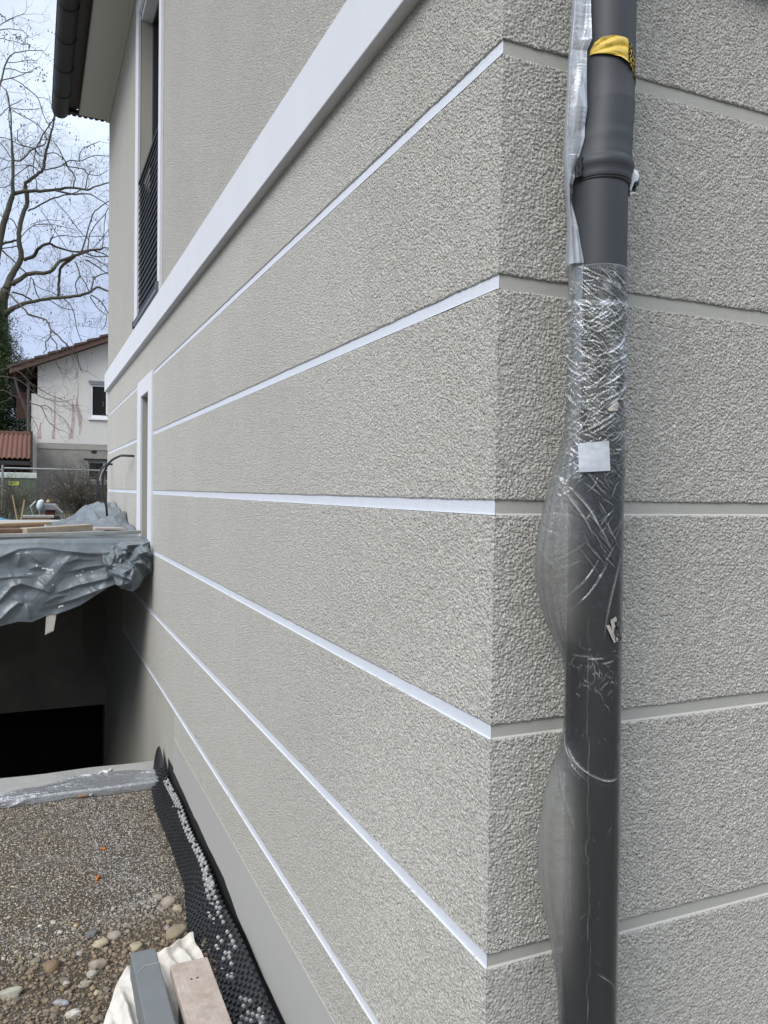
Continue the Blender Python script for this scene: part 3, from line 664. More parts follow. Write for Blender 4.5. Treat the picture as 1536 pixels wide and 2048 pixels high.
plank('plank', (-.42, 6.28, z0 + .055), (-.16, 6.33, z0 + .05), .16, .02, mat('pinkish_board', (.50, .42, .36), .8, var=(12, .5, (.40, .34, .29))), 'short pinkish-beige board lying among the tarpaulin near the wall')

# ================================================================== ground by the wall
GZ = -2.165
def gh(x, y):
    return GZ + .03 * (fbm(x * 2.5, y * 2.5, 3, 1) - .5) + .035 * np.clip((2.7 - y) / .6, 0, 1) * (fbm(x * 7, y * 7, 3, 2)) + .03 * np.clip((y - 3.6) / .8, 0, 1)
nx, ny = 180, 240
X = (-6 + np.linspace(0, 1, nx) ** .5 * 5.99)[:, None] * np.ones((1, ny)); Y = (-4 + np.linspace(0, 1, ny) ** .7 * 8.39)[None, :] * np.ones((nx, 1))
Z = gh(X, Y) + .010 * (fbm(X * 60, Y * 60, 3, 6) - .5)
ground = gridmesh('gravel_ground', np.stack([X, Y, Z], -1), M_GND, None); tag(ground, kind='structure')
# far and side terrain
b = MB(); b.quad((-60, 10.2, -.66), (80, 10.2, -.66), (80, 160, -.66), (-60, 160, -.66)); b.quad((-60, -40, -.7), (-6, -40, -.7), (-6, 10.2, -.66), (-60, 10.2, -.66))
o = b.build('yard_ground', M_YARD); tag(o, kind='structure')
b = MB(); b.quad((-6, -40, -2.2), (80, -40, -2.2), (80, -4, -2.2), (-6, -4, -2.2)); b.quad((0.01, -4, -2.2), (80, -4, -2.2), (80, 0, -2.2), (0.01, 0, -2.2)); b.quad((-6, -40, -2.2), (-6, 4.4, -2.2), (-6, 4.4, -.69), (-6, -40, -.69))
o = b.build('lower_ground', M_YARD); tag(o, kind='structure')

# ---- stones
def ico():
    t = (1 + 5 ** .5) / 2
    V = np.array([(-1, t, 0), (1, t, 0), (-1, -t, 0), (1, -t, 0), (0, -1, t), (0, 1, t), (0, -1, -t), (0, 1, -t), (t, 0, -1), (t, 0, 1), (-t, 0, -1), (-t, 0, 1)], float); V /= np.linalg.norm(V[0])
    F = np.array([(0, 11, 5), (0, 5, 1), (0, 1, 7), (0, 7, 10), (0, 10, 11), (1, 5, 9), (5, 11, 4), (11, 10, 2), (10, 7, 6), (7, 1, 8), (3, 9, 4), (3, 4, 2), (3, 2, 6), (3, 6, 8), (3, 8, 9), (4, 9, 5), (2, 4, 11), (6, 2, 10), (8, 6, 7), (9, 8, 1)])
    return V, F
IV, IF = ico()
def subdiv(V, F):
    V = list(map(tuple, V)); c = {}; out_ = []
    def mid(a, b_):
        k = (min(a, b_), max(a, b_))
        if k not in c:
            v = (np.array(V[a]) + V[b_]) / 2; v /= np.linalg.norm(v); c[k] = len(V); V.append(tuple(v))
        return c[k]
    for a, b_, d in F:
        x, y, z = mid(a, b_), mid(b_, d), mid(d, a); out_ += [(a, x, z), (b_, y, x), (d, z, y), (x, y, z)]
    return np.array(V), np.array(out_)
OV = np.array([(1, 0, 0), (-1, 0, 0), (0, 1, 0), (0, -1, 0), (0, 0, 1), (0, 0, -1)], float) * 1.1
OF = np.array([(0, 2, 4), (2, 1, 4), (1, 3, 4), (3, 0, 4), (2, 0, 5), (1, 2, 5), (3, 1, 5), (0, 3, 5)])
IV2, IF2 = subdiv(IV, IF); IV3, IF3 = subdiv(IV2, IF2)
TONES = np.array([(.33, .31, .27), (.24, .21, .17), (.40, .37, .31), (.20, .20, .20), (.30, .24, .16), (.46, .45, .42), (.16, .17, .19), (.28, .22, .18), (.36, .30, .20)])
def stone_mesh(r, sx, sy, sz, rot, col, seed):
    rr = np.random.default_rng(seed); V = IV3.copy()
    n = 1 + .16 * np.sin(V @ rr.normal(0, 2.2, 3) + rr.uniform(0, 6)) + .08 * np.sin(V @ rr.normal(0, 4.5, 3))
    V = np.sign(V) * np.abs(V) ** .85 * n[:, None]; V = V * np.array([sx, sy, sz]) * r
    c, s_ = cos(rot), sin(rot); V = V @ np.array([[c, s_, 0], [-s_, c, 0], [0, 0, 1]])
    return V
def stone(x, y, r, col, sx=1, sy=.8, sz=.6, rot=0, seed=0, parent=None, name='stone', sink=.35):
    V = stone_mesh(r, sx, sy, sz, rot, col, seed) + np.array([x, y, float(gh(np.array(x), np.array(y))) + r * sz * (1 - sink * 2 + .05)])
    C_ = np.tile(np.array(col), (len(V), 1))
    return rawmesh(name, V, IF3, M_STONE, parent, True, C_)
def gp(u, v): p = on(2, GZ + .02, u, v); return float(p[0]), float(p[1])
# gravel: grains, denser & grey in the middle, earthy near the front
def scatter(name, N, xr, yr, rmin, rmax, tone, dens, parent=None, lvl=0, label=None):
    V0, F0 = (OV, OF) if lvl == 0 else (IV, IF)
    x = RNG.uniform(*xr, N * 3); y = RNG.uniform(*yr, N * 3); k = RNG.uniform(0, 1, N * 3) < dens(x, y)
    x = x[k][:N]; y = y[k][:N]; N = len(x)
    r = rmin + (rmax - rmin) * RNG.uniform(0, 1, N) ** 2.2
    P = V0[None] * (r[:, None, None] * RNG.uniform(.55, 1.25, (N, 1, 3))) * (1 + RNG.uniform(-.22, .22, (N, len(V0), 1)))
    a = RNG.uniform(0, 2 * pi, N); ca, sa = np.cos(a)[:, None], np.sin(a)[:, None]
    X_ = P[:, :, 0] * ca - P[:, :, 1] * sa; Y_ = P[:, :, 0] * sa + P[:, :, 1] * ca
    P = np.stack([X_ + x[:, None], Y_ + y[:, None], P[:, :, 2] * .8 + (gh(x, y) + r * .3)[:, None]], -1)
    F = F0[None] + (np.arange(N) * len(V0))[:, None, None]
    C_ = tone(x, y, N); C_ = np.repeat(C_[:, None], len(V0), 1).reshape(-1, 3)
    o = rawmesh(name, P.reshape(-1, 3), F.reshape(-1, 3), M_GRAV, parent, lvl > 0, C_)
    o['kind'] = 'stuff'; return o
def tone_grey(x, y, N):
    base = TONES[RNG.choice(9, N, p=[.2, .16, .12, .2, .08, .06, .1, .06, .02])] * RNG.uniform(.55, 1.25, (N, 1))
    dusty = np.clip(1 - np.abs((x + .42) + .10 * (y - 3)) / .28, 0, 1)[:, None] * np.clip((y - 2.4) / .3, 0, 1)[:, None]
    g_ = np.array((.30, .30, .30)) * RNG.uniform(.45, 1.5, (N, 1))
    earth = np.clip((2.75 + .5 * (x + .6) - y) / .3, 0, 1)[:, None] * .80
    base = base * (1 - dusty * .75) + g_ * dusty * .75
    base = base * 1.06 + np.array((.03, .018, .0))
    return base * (1 - earth) + np.array((.20, .15, .095)) * RNG.uniform(.6, 1.2, (N, 1)) * earth
o = scatter('gravel', 40000, (-1.35, -.14), (1.35, 4.36), .0022, .0066, tone_grey, lambda x, y: np.where(y < 2.6, .6, 1.0)); o.name = 'gravel'
tag(o, 'fine grey-brown crushed gravel spread over the ground beside the wall', 'gravel', kind='stuff')
o = scatter('pebbles', 4200, (-1.5, -.16), (1.2, 2.95), .004, .015, tone_grey, lambda x, y: np.clip((2.9 + .5 * (x + .55) - y) / .3, 0.05, 1), None, 1)
tag(o, 'small rounded pebbles and crumbs of earth in front of the gravel', 'pebbles', kind='stuff')
# individual stones seen in the photograph (u, v, px across, colour, aspect, rot)
ST = [(352, 1863, 38, (.27, .225, .155), 1.45, .5, 'large oblong buff stone beside the membrane edge'),
      (366, 1860, 26, (.42, .33, .20), 1.0, 1.3, 'ochre stone half tucked under the black membrane'),
      (228, 1865, 24, (.36, .33, .28), 1.05, .2, 'squarish grey-beige stone in the middle of the pebbles'),
      (184, 1864, 22, (.13, .14, .16), 1.5, .7, 'dark blue-grey oval stone left of the squarish one'),
      (202, 1884, 24, (.46, .39, .27), 1.5, .2, 'yellowish oval stone below the dark blue-grey one'),
      (197, 1929, 28, (.34, .28, .23), 1.2, .3, 'broad brownish-pink stone above the white pebble'),
      (184, 1947, 18, (.50, .49, .45), 1.1, 1.0, 'white rounded pebble below the pinkish stone'),
      (104, 1934, 26, (.20, .13, .07), 1.3, 1.4, 'rust-brown stone standing alone at the left'),
      (170, 1967, 20, (.40, .37, .31), 1.6, .3, 'flat pale lozenge-shaped pebble'),
      (132, 1968, 15, (.42, .38, .33), 1.2, .9, 'small cream pebble left of the flat lozenge pebble'),
      (158, 1906, 14, (.36, .38, .38), 1.1, .9, 'small round blue-grey pebble'),
      (22, 1992, 32, (.40, .40, .33), 1.5, .1, 'large greenish-white stone at the left edge'),
      (122, 2010, 20, (.36, .37, .42), 1.8, -.5, 'slim pale blue pebble near the bottom'),
      (146, 2033, 22, (.60, .58, .53), 1.5, .2, 'bright white oval stone at the bottom'),
      (195, 1988, 14, (.46, .38, .26), 1.3, 1.2, 'small ochre pebble right of the pale lozenge'),
      (107, 1834, 12, (.44, .43, .35), 1.1, 0, 'single pale pebble lying on the open gravel'),
      (270, 1892, 24, (.42, .36, .26), .9, .4, 'beige stone behind the end of the grey kerb'),
      (338, 1797, 26, (.40, .35, .29), 1.35, .3, 'rounded beige stone high up beside the membrane'),
      (318, 1788, 15, (.36, .31, .28), 1.0, 0, 'small mauve-grey stone left of the rounded beige one'),
      (357, 1811, 20, (.42, .35, .25), .75, .3, 'upright tan stone touching the membrane edge')]
for k, (u, v, px, col, asp, rot, lab) in enumerate(ST):
    x, y = gp(u, v); dist = sqrt((x - CC[0]) ** 2 + (y - CC[1]) ** 2 + (GZ - CC[2]) ** 2); r = px / FPX * dist / 2 * .86
    o = stone(x, y, r, col, sqrt(asp), 1 / sqrt(asp) * 1.05, .62, rot, k); tag(o, lab, 'stone', 'rounded stones on the ground')
rr = random.Random(5)
for k in range(80):
    for _ in range(40):
        u = rr.uniform(0, 372); v = rr.uniform(1800, 2048)
        x, y = gp(u, v)
        if y > 2.72 + .5 * (x + .45) + .05: continue
        if x > -.42 and y < 2.1: continue
        break
    stone(x, y, rr.uniform(.008, .017), tuple((TONES[rr.randrange(9)] * .5 + np.array((.16, .125, .085)) * .5) * rr.uniform(.6, 1.15)), rr.uniform(.9, 1.4), rr.uniform(.7, 1), rr.uniform(.5, .8), rr.uniform(0, 6), 100 + k, ground)

# debris
def at_g(u, v, dz=0): x, y = gp(u, v); return Vector((x, y, float(gh(np.array(x), np.array(y))) + dz))
MB().bar(at_g(192, 1758, .010), at_g(198, 1748, .011), .009, .008).build('orange_plug', M_ORG, None)
tag(bpy.data.objects['orange_plug'], 'small orange plastic wall plug on the gravel, nearer of the two', 'wall plug', 'orange wall plugs')
o = MB().bar(at_g(201, 1695, .010), at_g(210, 1697, .010), .009, .007).build('orange_plug', M_ORG, None); tag(o, 'small orange plastic wall plug on the gravel, further of the two', 'wall plug', 'orange wall plugs')
o = MB().bar(at_g(180, 1598, .015), at_g(207, 1577, .03), .018, .008).build('plastic_strip', mat('clear_strip', (.42, .45, .47), .3), None); tag(o, 'short translucent plastic strip leaning on the low concrete wall', 'plastic strip')
o = MB().bar(at_g(155, 1601, .012), at_g(174, 1597, .014), .03, .012).build('cardboard_scrap', mat('cardboard', (.30, .18, .10), .8), None); tag(o, 'small brown cardboard scrap beside the plastic strip', 'scrap')
pts = [on(2, -2.078, u, v) for u, v in ((198, 1547), (206, 1543), (214, 1544), (221, 1540), (222, 1536))]
b = MB(); b.tube(pts, [.006, .009, .010, .009, .004], 6); o = b.build('white_spoon', M_PVC, None); o.scale = (1, 1, 1); tag(o, 'curved white plastic scrap lying on top of the low concrete wall', 'plastic scrap')

# ================================================================== dimpled membrane
mem = empty('dimpled_membrane', (-.1, 2.5, GZ), 'black dimpled drainage membrane bulging away from the foot of the wall', 'membrane')
ML = [(1.0, -.45), (1.4, -.40), (1.78, -.344), (1.98, -.307), (2.29, -.253), (2.47, -.222), (2.87, -.162), (3.4, -.155), (4.25, -.165), (4.55, -.12), (4.75, -.09)]
def mprof(y, s):
    """s 0..1 from ground edge to the ridge, 1..1.35 down behind"""
    xl = interp(y, ML); xr = interp(y, [(1.0, -.045), (2.0, -.05), (2.6, -.045), (4.2, -.028), (4.75, -.03)])
    lift = interp(y, [(1, 0), (4.25, 0), (4.5, .02), (4.75, .10)])
    zr = -2.055 + .012 * np.sin(y * 7) + lift
    k = interp(y, [(1, 1.0), (2.3, .9), (2.9, 0), (5, 0)])        # nearer part lies flat, then climbs
    t = np.clip(s, 0, 1)
    x = xl + (xr - xl) * t
    rise_a = np.sin(t * pi / 2) ** 1.1; rise_b = np.clip((t - .45) / .55, 0, 1) ** 1.2
    rise = rise_a * (1 - k) + (rise_b * .92 + .08 * t) * k
    z = (GZ + .015 + lift * .6) + (zr - GZ - .015 - lift * .6) * rise
    over = np.clip(s - 1, 0, 1)
    x = x + np.minimum(over * .06, .018); z = z - over ** 1.5 * .6
    return x, z
ny, nsn = 420, 46
Yg = np.linspace(.95, 4.74, ny)[:, None] * np.ones((1, nsn)); Sg = np.linspace(0, 1.32, nsn)[None, :] * np.ones((ny, 1))
Xg, Zg = mprof(Yg, Sg)
cut = np.clip((Yg - 4.45) / .29, 0, 1)                       # pointed far end
Yg2 = Yg - cut * (1 - np.sin(np.clip(Sg, 0, 1) * pi * .5 + .4)) * .15
spl = np.clip(1 - np.abs(Sg - .88) / .15, 0, 1) * (Yg > 2.6) * (Yg < 4.35) + .6 * np.clip(1 - np.abs(Sg - .78) / .14, 0, 1) * (Yg <= 2.6) * (vnoise(Yg * 9, Sg * 2, 5) > .62)
spl = np.clip(spl * 1.5, 0, 1) * np.clip((fbm(Yg * 60, Sg * 14, 3, 33) - .36) * 5, 0, 1) * .75
M_NOPS = mat('splashed_membrane', (.016, .017, .019), .5, bumps=[('noise', 90, .002, .3)])
t_ = M_NOPS.node_tree; at_ = t_.nodes.new('ShaderNodeAttribute'); at_.attribute_name = 'splash'; mi_ = t_.nodes.new('ShaderNodeMix'); mi_.data_type = 'RGBA'
mi_.inputs[6].default_value = (.018, .019, .021, 1); mi_.inputs[7].default_value = (.52, .53, .52, 1); t_.links.new(at_.outputs['Fac'], mi_.inputs[0]); t_.links.new(mi_.outputs[2], t_.nodes['Principled BSDF'].inputs['Base Color'])
sheet = gridmesh('sheet', np.stack([Xg, Yg2, Zg + .002 * (fbm(Yg * 20, Sg * 9, 2, 7) - .5)], -1), M_NOPS, mem, attrs={'splash': spl})
V = []; F = []; V2 = []; F2 = []
pitch = .030
for j in range(int((4.7 - 1.0) / (pitch * .87))):
    y = 1.0 + j * pitch * .87
    xl = float(interp(y, ML)); wlen = abs(-.04 - xl) + .07; nd = int(wlen / pitch)
    for i in range(nd):
        s = (i + .5 * (j % 2) + .3) / nd * 1.08
        if s > 1.1: continue
        x, z = mprof(np.array(y), np.array(s)); x1, z1 = mprof(np.array(y), np.array(s + .02))
        tx, tz = float(x1 - x), float(z1 - z); l = sqrt(tx * tx + tz * tz) + 1e-9; nx_, nz_ = -tz / l, tx / l
        if y > 4.5: continue
        wf = .5 + .5 * sin(y * 2.3)
        splash = (s > .74 and s < 1.02 and y > 2.62 and y < 4.3 and random.random() < .9) or (s > .62 and s < .92 and y <= 2.62 and random.random() < .42 * (.3 + .7 * (sin(y * 13) > -.2)))
        r0, r1, hh_ = .0098, .0070, .0095
        base = len(V2) if splash else len(V); tgt, tf = (V2, F2) if splash else (V, F)
        t_ = Vector((tx / l, 0, tz / l)); e_ = Vector((0, 1, 0)); n_ = Vector((nx_, 0, nz_)); c_ = Vector((float(x), y, float(z)))
        for rad, h_ in ((r0, -.001), (r1, hh_)):
            for q_ in range(7):
                a = 2 * pi * q_ / 7; tgt.append(c_ + n_ * h_ + (t_ * cos(a) + e_ * sin(a)) * rad)
        for q_ in range(7): tf.append((base + q_, base + (q_ + 1) % 7, base + 7 + (q_ + 1) % 7, base + 7 + q_))
        tf.append(tuple(base + 7 + q_ for q_ in range(7)))
o = mesh('dimples', V, F, M_NOP, mem); o['kind'] = 'stuff'
o = mesh('splashed_dimples', V2, F2, M_DOT, mem); o['kind'] = 'stuff'; o['label'] = 'dimples spattered white with plaster'
# blobs of plaster
for k in range(18):
    y = random.choice([random.uniform(2.2, 2.5), random.uniform(1.4, 2.3), random.uniform(2.6, 4.2)]); s = random.uniform(.6, .95)
    x, z = mprof(np.array(y), np.array(s)); r = random.uniform(.003, .007)
    v = stone_mesh(r, 1.3, 1, .5, random.uniform(0, 6), None, k) + np.array([float(x), y, float(z) + .006])
    me = rawmesh('plaster_blob', v, IF3, M_DOT, mem, True)

# ================================================================== kerb, board, fleece
kz = -1.95
b = MB(); b.box(-.545, -.44, .75, 1.985, kz - .22, kz); kerb = b.build('kerb_stone', M_KERB, None, bevel=.006)
tag(kerb, 'dark grey concrete kerb stone set on edge at the bottom beside the membrane', 'kerb stone')
pts = [Vector((-.546, 1.80, kz - .02)), Vector((-.53, 1.83, kz + .0008)), Vector((-.50, 1.86, kz + .001)), Vector((-.44, 1.865, kz + .0008))]
MB().tube(pts, .0022, 4).build('scratch', mat('pale_scratch', (.32, .33, .33), .9), kerb)
b = MB(); b.box(-.402, -.247, .70, 1.835, kz - .045, kz - .002); brd = b.build('wooden_board', M_WOOD, None, bevel=.004)
tag(brd, 'weathered pinkish-beige wooden board lying beside the grey kerb stone', 'board')
for (u, v) in ((395, 1955), (383, 1958), (414, 1942)):
    p = on(2, kz - .001, u, v); MB().box(p[0] - .004, p[0] + .004, p[1] - .004, p[1] + .004, kz - .0022, kz - .0008).build('mark', M_BLK if u != 414 else M_DOT, brd)
MB().box(-.39, -.26, .75, 1.70, kz - .22, kz - .046).build('kerb_stone', M_KERB, None, bevel=.005)
tag(bpy.data.objects['kerb_stone.001'], 'second dark kerb block hidden under the wooden board', 'kerb stone')
nx, ny = 160, 160
X = (-.95 + np.linspace(0, 1, nx) * .73)[:, None] * np.ones((1, ny)); s = np.linspace(0, 1, ny)[None, :] * np.ones((nx, 1))
fy = interp(X[:, :1], [(-.95, 1.55), (-.75, 1.62), (-.665, 1.83), (-.60, 1.99), (-.516, 2.15), (-.4, 2.24), (-.22, 2.36)]) + .015 * np.sin(X[:, :1] * 40)
Y = 1.0 + (fy - 1.0) * s
fold = .5 + .5 * np.sin((X + .10 * (Y - 1.9)) * 95 + 2.5 * fbm(X * 6, Y * 3, 2, 3)); 
Z = gh(X, Y) + .020 + .030 * fold ** 1.5 * np.clip((1 - s) * 5, .25, 1) + .05 * np.exp(-((X + .56) / .07) ** 2) + .012 * fbm(X * 30, Y * 20, 3, 12) - .02 * (s > .992)
d_ = (Y - (fy - .045)); Z = Z + .03 * np.exp(-(d_ / .025) ** 2) * (X > -.5)
fl = gridmesh('white_fleece', np.stack([X, Y, Z], -1), M_CLOTH, None); tag(fl, 'dirty white fleece cloth gathered in folds around the grey kerb stone', 'fleece cloth')

# ================================================================== downpipe
YP = -.12
def px_low(z): return .171 + (.69 - z) * .009
dp = empty('downpipe', (.18, YP, -2.2), 'dark grey rainwater downpipe running up the right wall', 'downpipe')
def lathe(name, prof, mt, parent, n=72, xf=None, caps=False):
    P = np.zeros((len(prof), n, 3)); a = np.arange(n) * 2 * pi / n
    for i, (z, r, x) in enumerate(prof):
        P[i, :, 0] = x + r * np.cos(a); P[i, :, 1] = YP + r * np.sin(a); P[i, :, 2] = z
    return gridmesh(name, P, mt, parent, wrap=True)
lathe('lower_pipe', [(z, .0575, px_low(z)) for z in np.linspace(.70, -2.18, 30)], M_PIPE, dp)
up = []
for z, r, x in ((3.2, .054, .1875), (1.2, .054, .1875), (.92, .0545, .187), (.868, .055, .186), (.864, .0565, .186), (.858, .0568, .186), (.80, .0572, .181), (.792, .0577, .180), (.786, .0592, .179), (.779, .0598, .178), (.772, .0598, .1775),
             (.752, .0600, .176), (.748, .0612, .176), (.744, .0614, .1755), (.738, .0614, .175), (.734, .0640, .175), (.727, .0665, .1745), (.720, .0665, .174), (.714, .0645, .174), (.708, .0622, .1735), (.700, .0620, .1735), (.692, .0620, .173), (.690, .0608, .173), (.692, .0585, .173)):
    up.append((z, r, x))
lathe('socket_pipe', up, M_PIPE, dp)
lathe('seal_ring', [(.6925, .0600, .173), (.689, .0606, .173), (.6855, .0600, .173), (.684, .0576, .173)], M_RUB, dp)
# clamp
cl_ = empty('clamp', (.18, YP, .70)); cl_.parent = dp; cl_.location = Vector((.18, YP, .70)) - dp.location
P = []
for k in range(40):
    a = pi * (-.05) + (pi * 1.12) * k / 39
    P.append((.173 + .0665 * cos(a), YP + .0665 * sin(a), .712))
b = MB(); 
for k in range(39): b.bar(P[k], P[k + 1], .003, .026)
b.build('band', M_BLK, cl_)
b = MB(); b.box(.104, .116, YP - .018, YP + .02, .692, .734); b.box(.100, .106, YP - .014, YP - .006, .690, .72); b.build('lug', M_BLK, cl_, bevel=.002)
b = MB(); b.tube([(.247, YP - .004, .712), (.262, YP - .004, .706)], .012, 10); b.tube([(.250, YP - .022, .700), (.256, YP + .02, .70)], .006, 6); b.build('bolt', M_BLK, cl_)
b = MB(); b.box(.24, .258, YP - .012, YP + .012, .684, .70); b.bar((.173, YP + .05, .70), (.173, 0, .70), .012, .012); b.build('bracket', M_BLK, cl_, bevel=.002)
def ang_for(u, z, cx, R):
    """angle on the pipe surface (from -X towards the viewer side) whose picture column is u"""
    best = None
    for k in range(361):
        t = -30 + k * .6; a = radians(t)
        x = cx - R * cos(a); y = YP - R * sin(a)
        uu = pj((x, y, z))[0]
        if best is None or abs(uu - u) < best[0]: best = (abs(uu - u), a)
    return best[1]
# rows of the photo -> z near the pipe
def zrow(r): return float(on(1, -.17, 1190, r)[2])
# --- main sleeve
bul = [(2, .005), (.55, .005), (.18, .006), (.126, .022), (.02, .055), (-.097, .080), (-.172, .074), (-.258, .046), (-.31, .008), (-.34, .001), (-.50, .003), (-.572, .036), (-.667, .058), (-.731, .066), (-.819, .062), (-.934, .030), (-1.05, .010), (-1.2, .004), (-2.2, .004)]
nz_, na = 1300, 200
z1 = zrow(524); zz = np.linspace(z1, -2.15, nz_)[:, None] * np.ones((1, na))
# angle grid: dense on the visible side
ta = np.linspace(0, 1, na, endpoint=False); tw = ta - .12 * np.sin(2 * pi * ta + 0) / 1.0
A = (2 * pi * (ta) - .55 * np.sin(2 * pi * ta - .9))[None, :] * np.ones((nz_, 1))      # 0 = -X, pi/2 = towards camera side
A = A + .0
sN = A * .06                                                                               # arc length
bl = interp(zz[:, :1], bul); bl = np.convolve(np.pad(bl[:, 0], 40, 'edge'), np.hanning(81) / np.hanning(81).sum(), 'valid')[:, None]; A_ = (A + .40 + pi) % (2 * pi) - pi; wA = np.clip(np.cos(np.clip(A_ * 1.15, -pi / 2, pi / 2)), 0, 1) ** 1.8
R_ = .0592 + bl * wA
br = interp(zz[:, :1], [(2, 0), (-.5, 0), (-.7, .004), (-.9, .002), (-3, 0)]); R_ = R_ + br * np.clip(np.cos(A - pi), 0, 1)
# creases
C_ = np.zeros_like(R_); D_ = np.zeros_like(R_)
rc = np.random.default_rng(42)
zr_ = zz[:, 0]; dz = (z1 + 2.15) / (nz_ - 1)
a1d = A[0]
def crease(a0, z0, ang, ln, w=.0011, h=.0014, curv=0., op=.6, jit=.0):
    """a0 (rad), z0, direction ang in the (arc,z) sheet, length ln (m)"""
    i0 = int(max(0, (z1 - z0 - ln) / dz)); i1 = int(min(nz_, (z1 - z0 + ln) / dz + 1))
    if i1 <= i0: return
    S = (A[i0:i1] - a0); S = (S + pi) % (2 * pi) - pi; S = S * .06; Zl = zz[i0:i1] - z0
    t = S * cos(ang) + Zl * sin(ang); n = -S * sin(ang) + Zl * cos(ang)
    n = n - curv * (t ** 2 - (ln / 2) ** 2) / ln
    if jit: n = n + jit * np.sin(t * 300 + z0 * 99) * .5 + jit * np.sin(t * 131 + a0 * 50)
    tt = np.clip(1 - (2 * t / ln) ** 2, 0, 1)
    wl = w * (.35 + .65 * tt)
    g_ = np.exp(-(n / wl) ** 2) * np.sqrt(tt)
    C_[i0:i1] = np.maximum(C_[i0:i1], g_ * op)
    D_[i0:i1] += h * (np.exp(-(n / (wl * 1.5)) ** 2) - .5 * np.exp(-((n - wl * 3) / (wl * 2.4)) ** 2)) * np.sqrt(tt)
# dense diagonal field between rows 530 and 860
for k in range(1000):
    z0 = zrow(600 + 400 * rc.beta(1.05, 1.9)); a0 = rc.uniform(-.75, 2.5)
    ang = rc.choice([-.75, -.6, .5, .7, -.35, .15]) + rc.normal(0, .18); ln = abs(rc.normal(.028, .018)) + .008
    crease(a0, z0, ang, ln, rc.uniform(.0004, .00095), rc.uniform(.0006, .0016), rc.normal(0, .5), rc.uniform(.15, .8), .0006)
for k in range(26):      # fan of long pleats below the top hem
    z0 = rc.uniform(zrow(586), zrow(532)); a0 = rc.uniform(.3, 2.1)
    crease(a0, z0, -.62 + rc.normal(0, .12), rc.uniform(.04, .09), rc.uniform(.0006, .0010), .0014, rc.normal(0, .2), rc.uniform(.45, .8), .0009)
for k in range(60):
    z0 = rc.uniform(zrow(585), zrow(530)); a0 = rc.uniform(-.5, 2.3)
    crease(a0, z0, -.3 + rc.normal(0, .3), rc.uniform(.01, .04), rc.uniform(.0004, .0008), .001, rc.normal(0, .4), rc.uniform(.15, .45), .0008)
for k in range(26):      # bold ones
    z0 = rc.uniform(zrow(850), zrow(600)); a0 = rc.uniform(-.4, 2.1)
    crease(a0, z0, .62 + rc.normal(0, .15) if k % 3 else -.6, rc.uniform(.045, .10), rc.uniform(.0010, .0018), .002, rc.normal(.2, .2), rc.uniform(.55, .85))
for k in range(90):      # rows 860-1150
    z0 = rc.uniform(zrow(1130), zrow(870)); a0 = rc.uniform(-.4, 2.0)
    crease(a0, z0, rc.choice([-.95, -.8, .9]) + rc.normal(0, .12), rc.uniform(.02, .09), rc.uniform(.0006, .0011), .0013, rc.normal(0, .2), rc.uniform(.18, .5))
for (ph, row, ang, ln, op, w, cv) in ((.75, 1010, 1.1, .16, .75, .0016, .18), (1.15, 1020, 1.05, .13, .75, .0018, .12), (1.55, 1060, 1.0, .10, .6, .0014, .1), (1.9, 1060, 1.0, .05, .6, .0012, .1), (.45, 1000, 1.25, .16, .6, .0014, .2), (2.05, 1075, .95, .05, .5, .001, .1),
                                      (1.0, 1170, -1.05, .14, .28, .0012, .1), (1.25, 1180, -1.05, .13, .28, .001, .1), (1.5, 1160, -1.05, .10, .28, .001, .1), (2.2, 1190, -1.3, .2, .4, .0015, -.2),
                                      (1.0, 1315, .02, .05, .8, .0010, 0), (1.5, 1318, -.1, .04, .7, .0010, .1), (1.9, 1325, -.2, .035, .6, .001, .2),
                                      (.6, 1500, 1.0, .13, .75, .0015, -.3), (1.1, 1530, .75, .10, .8, .0015, -.35), (2.0, 1555, .12, .07, .8, .0018, -.5), (.9, 1535, .9, .09, .5, .001, -.3), (.65, 1600, 1.3, .16, .3, .0015, .1),
                                      (2.0, 1960, .65, .05, .5, .0012, .1), (2.3, 1975, .9, .05, .4, .001, .1)):
    crease(ph - .5, zrow(row), -abs(ang) if False else ang * -1 if False else (pi - ang if ang > 0 else -ang), ln, w, .0018, cv, op)
for k in range(55):      # little cluster around rows 1290-1420
    z0 = rc.normal(zrow(1350), .03); a0 = rc.uniform(.1, 2.3)
    crease(a0, z0, rc.uniform(-pi, pi), abs(rc.normal(.018, .012)) + .008, rc.uniform(.0005, .0009), .0007, rc.normal(0, .9), rc.uniform(.2, .65), .0006)
for k in range(70):      # stray scratches further down
    z0 = rc.uniform(zrow(2040), zrow(1420)); a0 = rc.uniform(-.2, 2.3)
    crease(a0, z0, rc.choice([-.9, .9]) + rc.normal(0, .3), abs(rc.normal(.012, .01)) + .004, rc.uniform(.0003, .0006), .0006, 0, rc.uniform(.08, .35))
for r0 in range(1260, 2060, 40):    # welded seam down the middle
    zc = zrow(r0); a0 = ang_for(1176, zc, px_low(zc), .0595); crease(a0 + rc.normal(0, .03), zc, pi / 2 + rc.normal(0, .02), .06, .0008, .001, rc.normal(0, .1), rc.uniform(.12, .38))
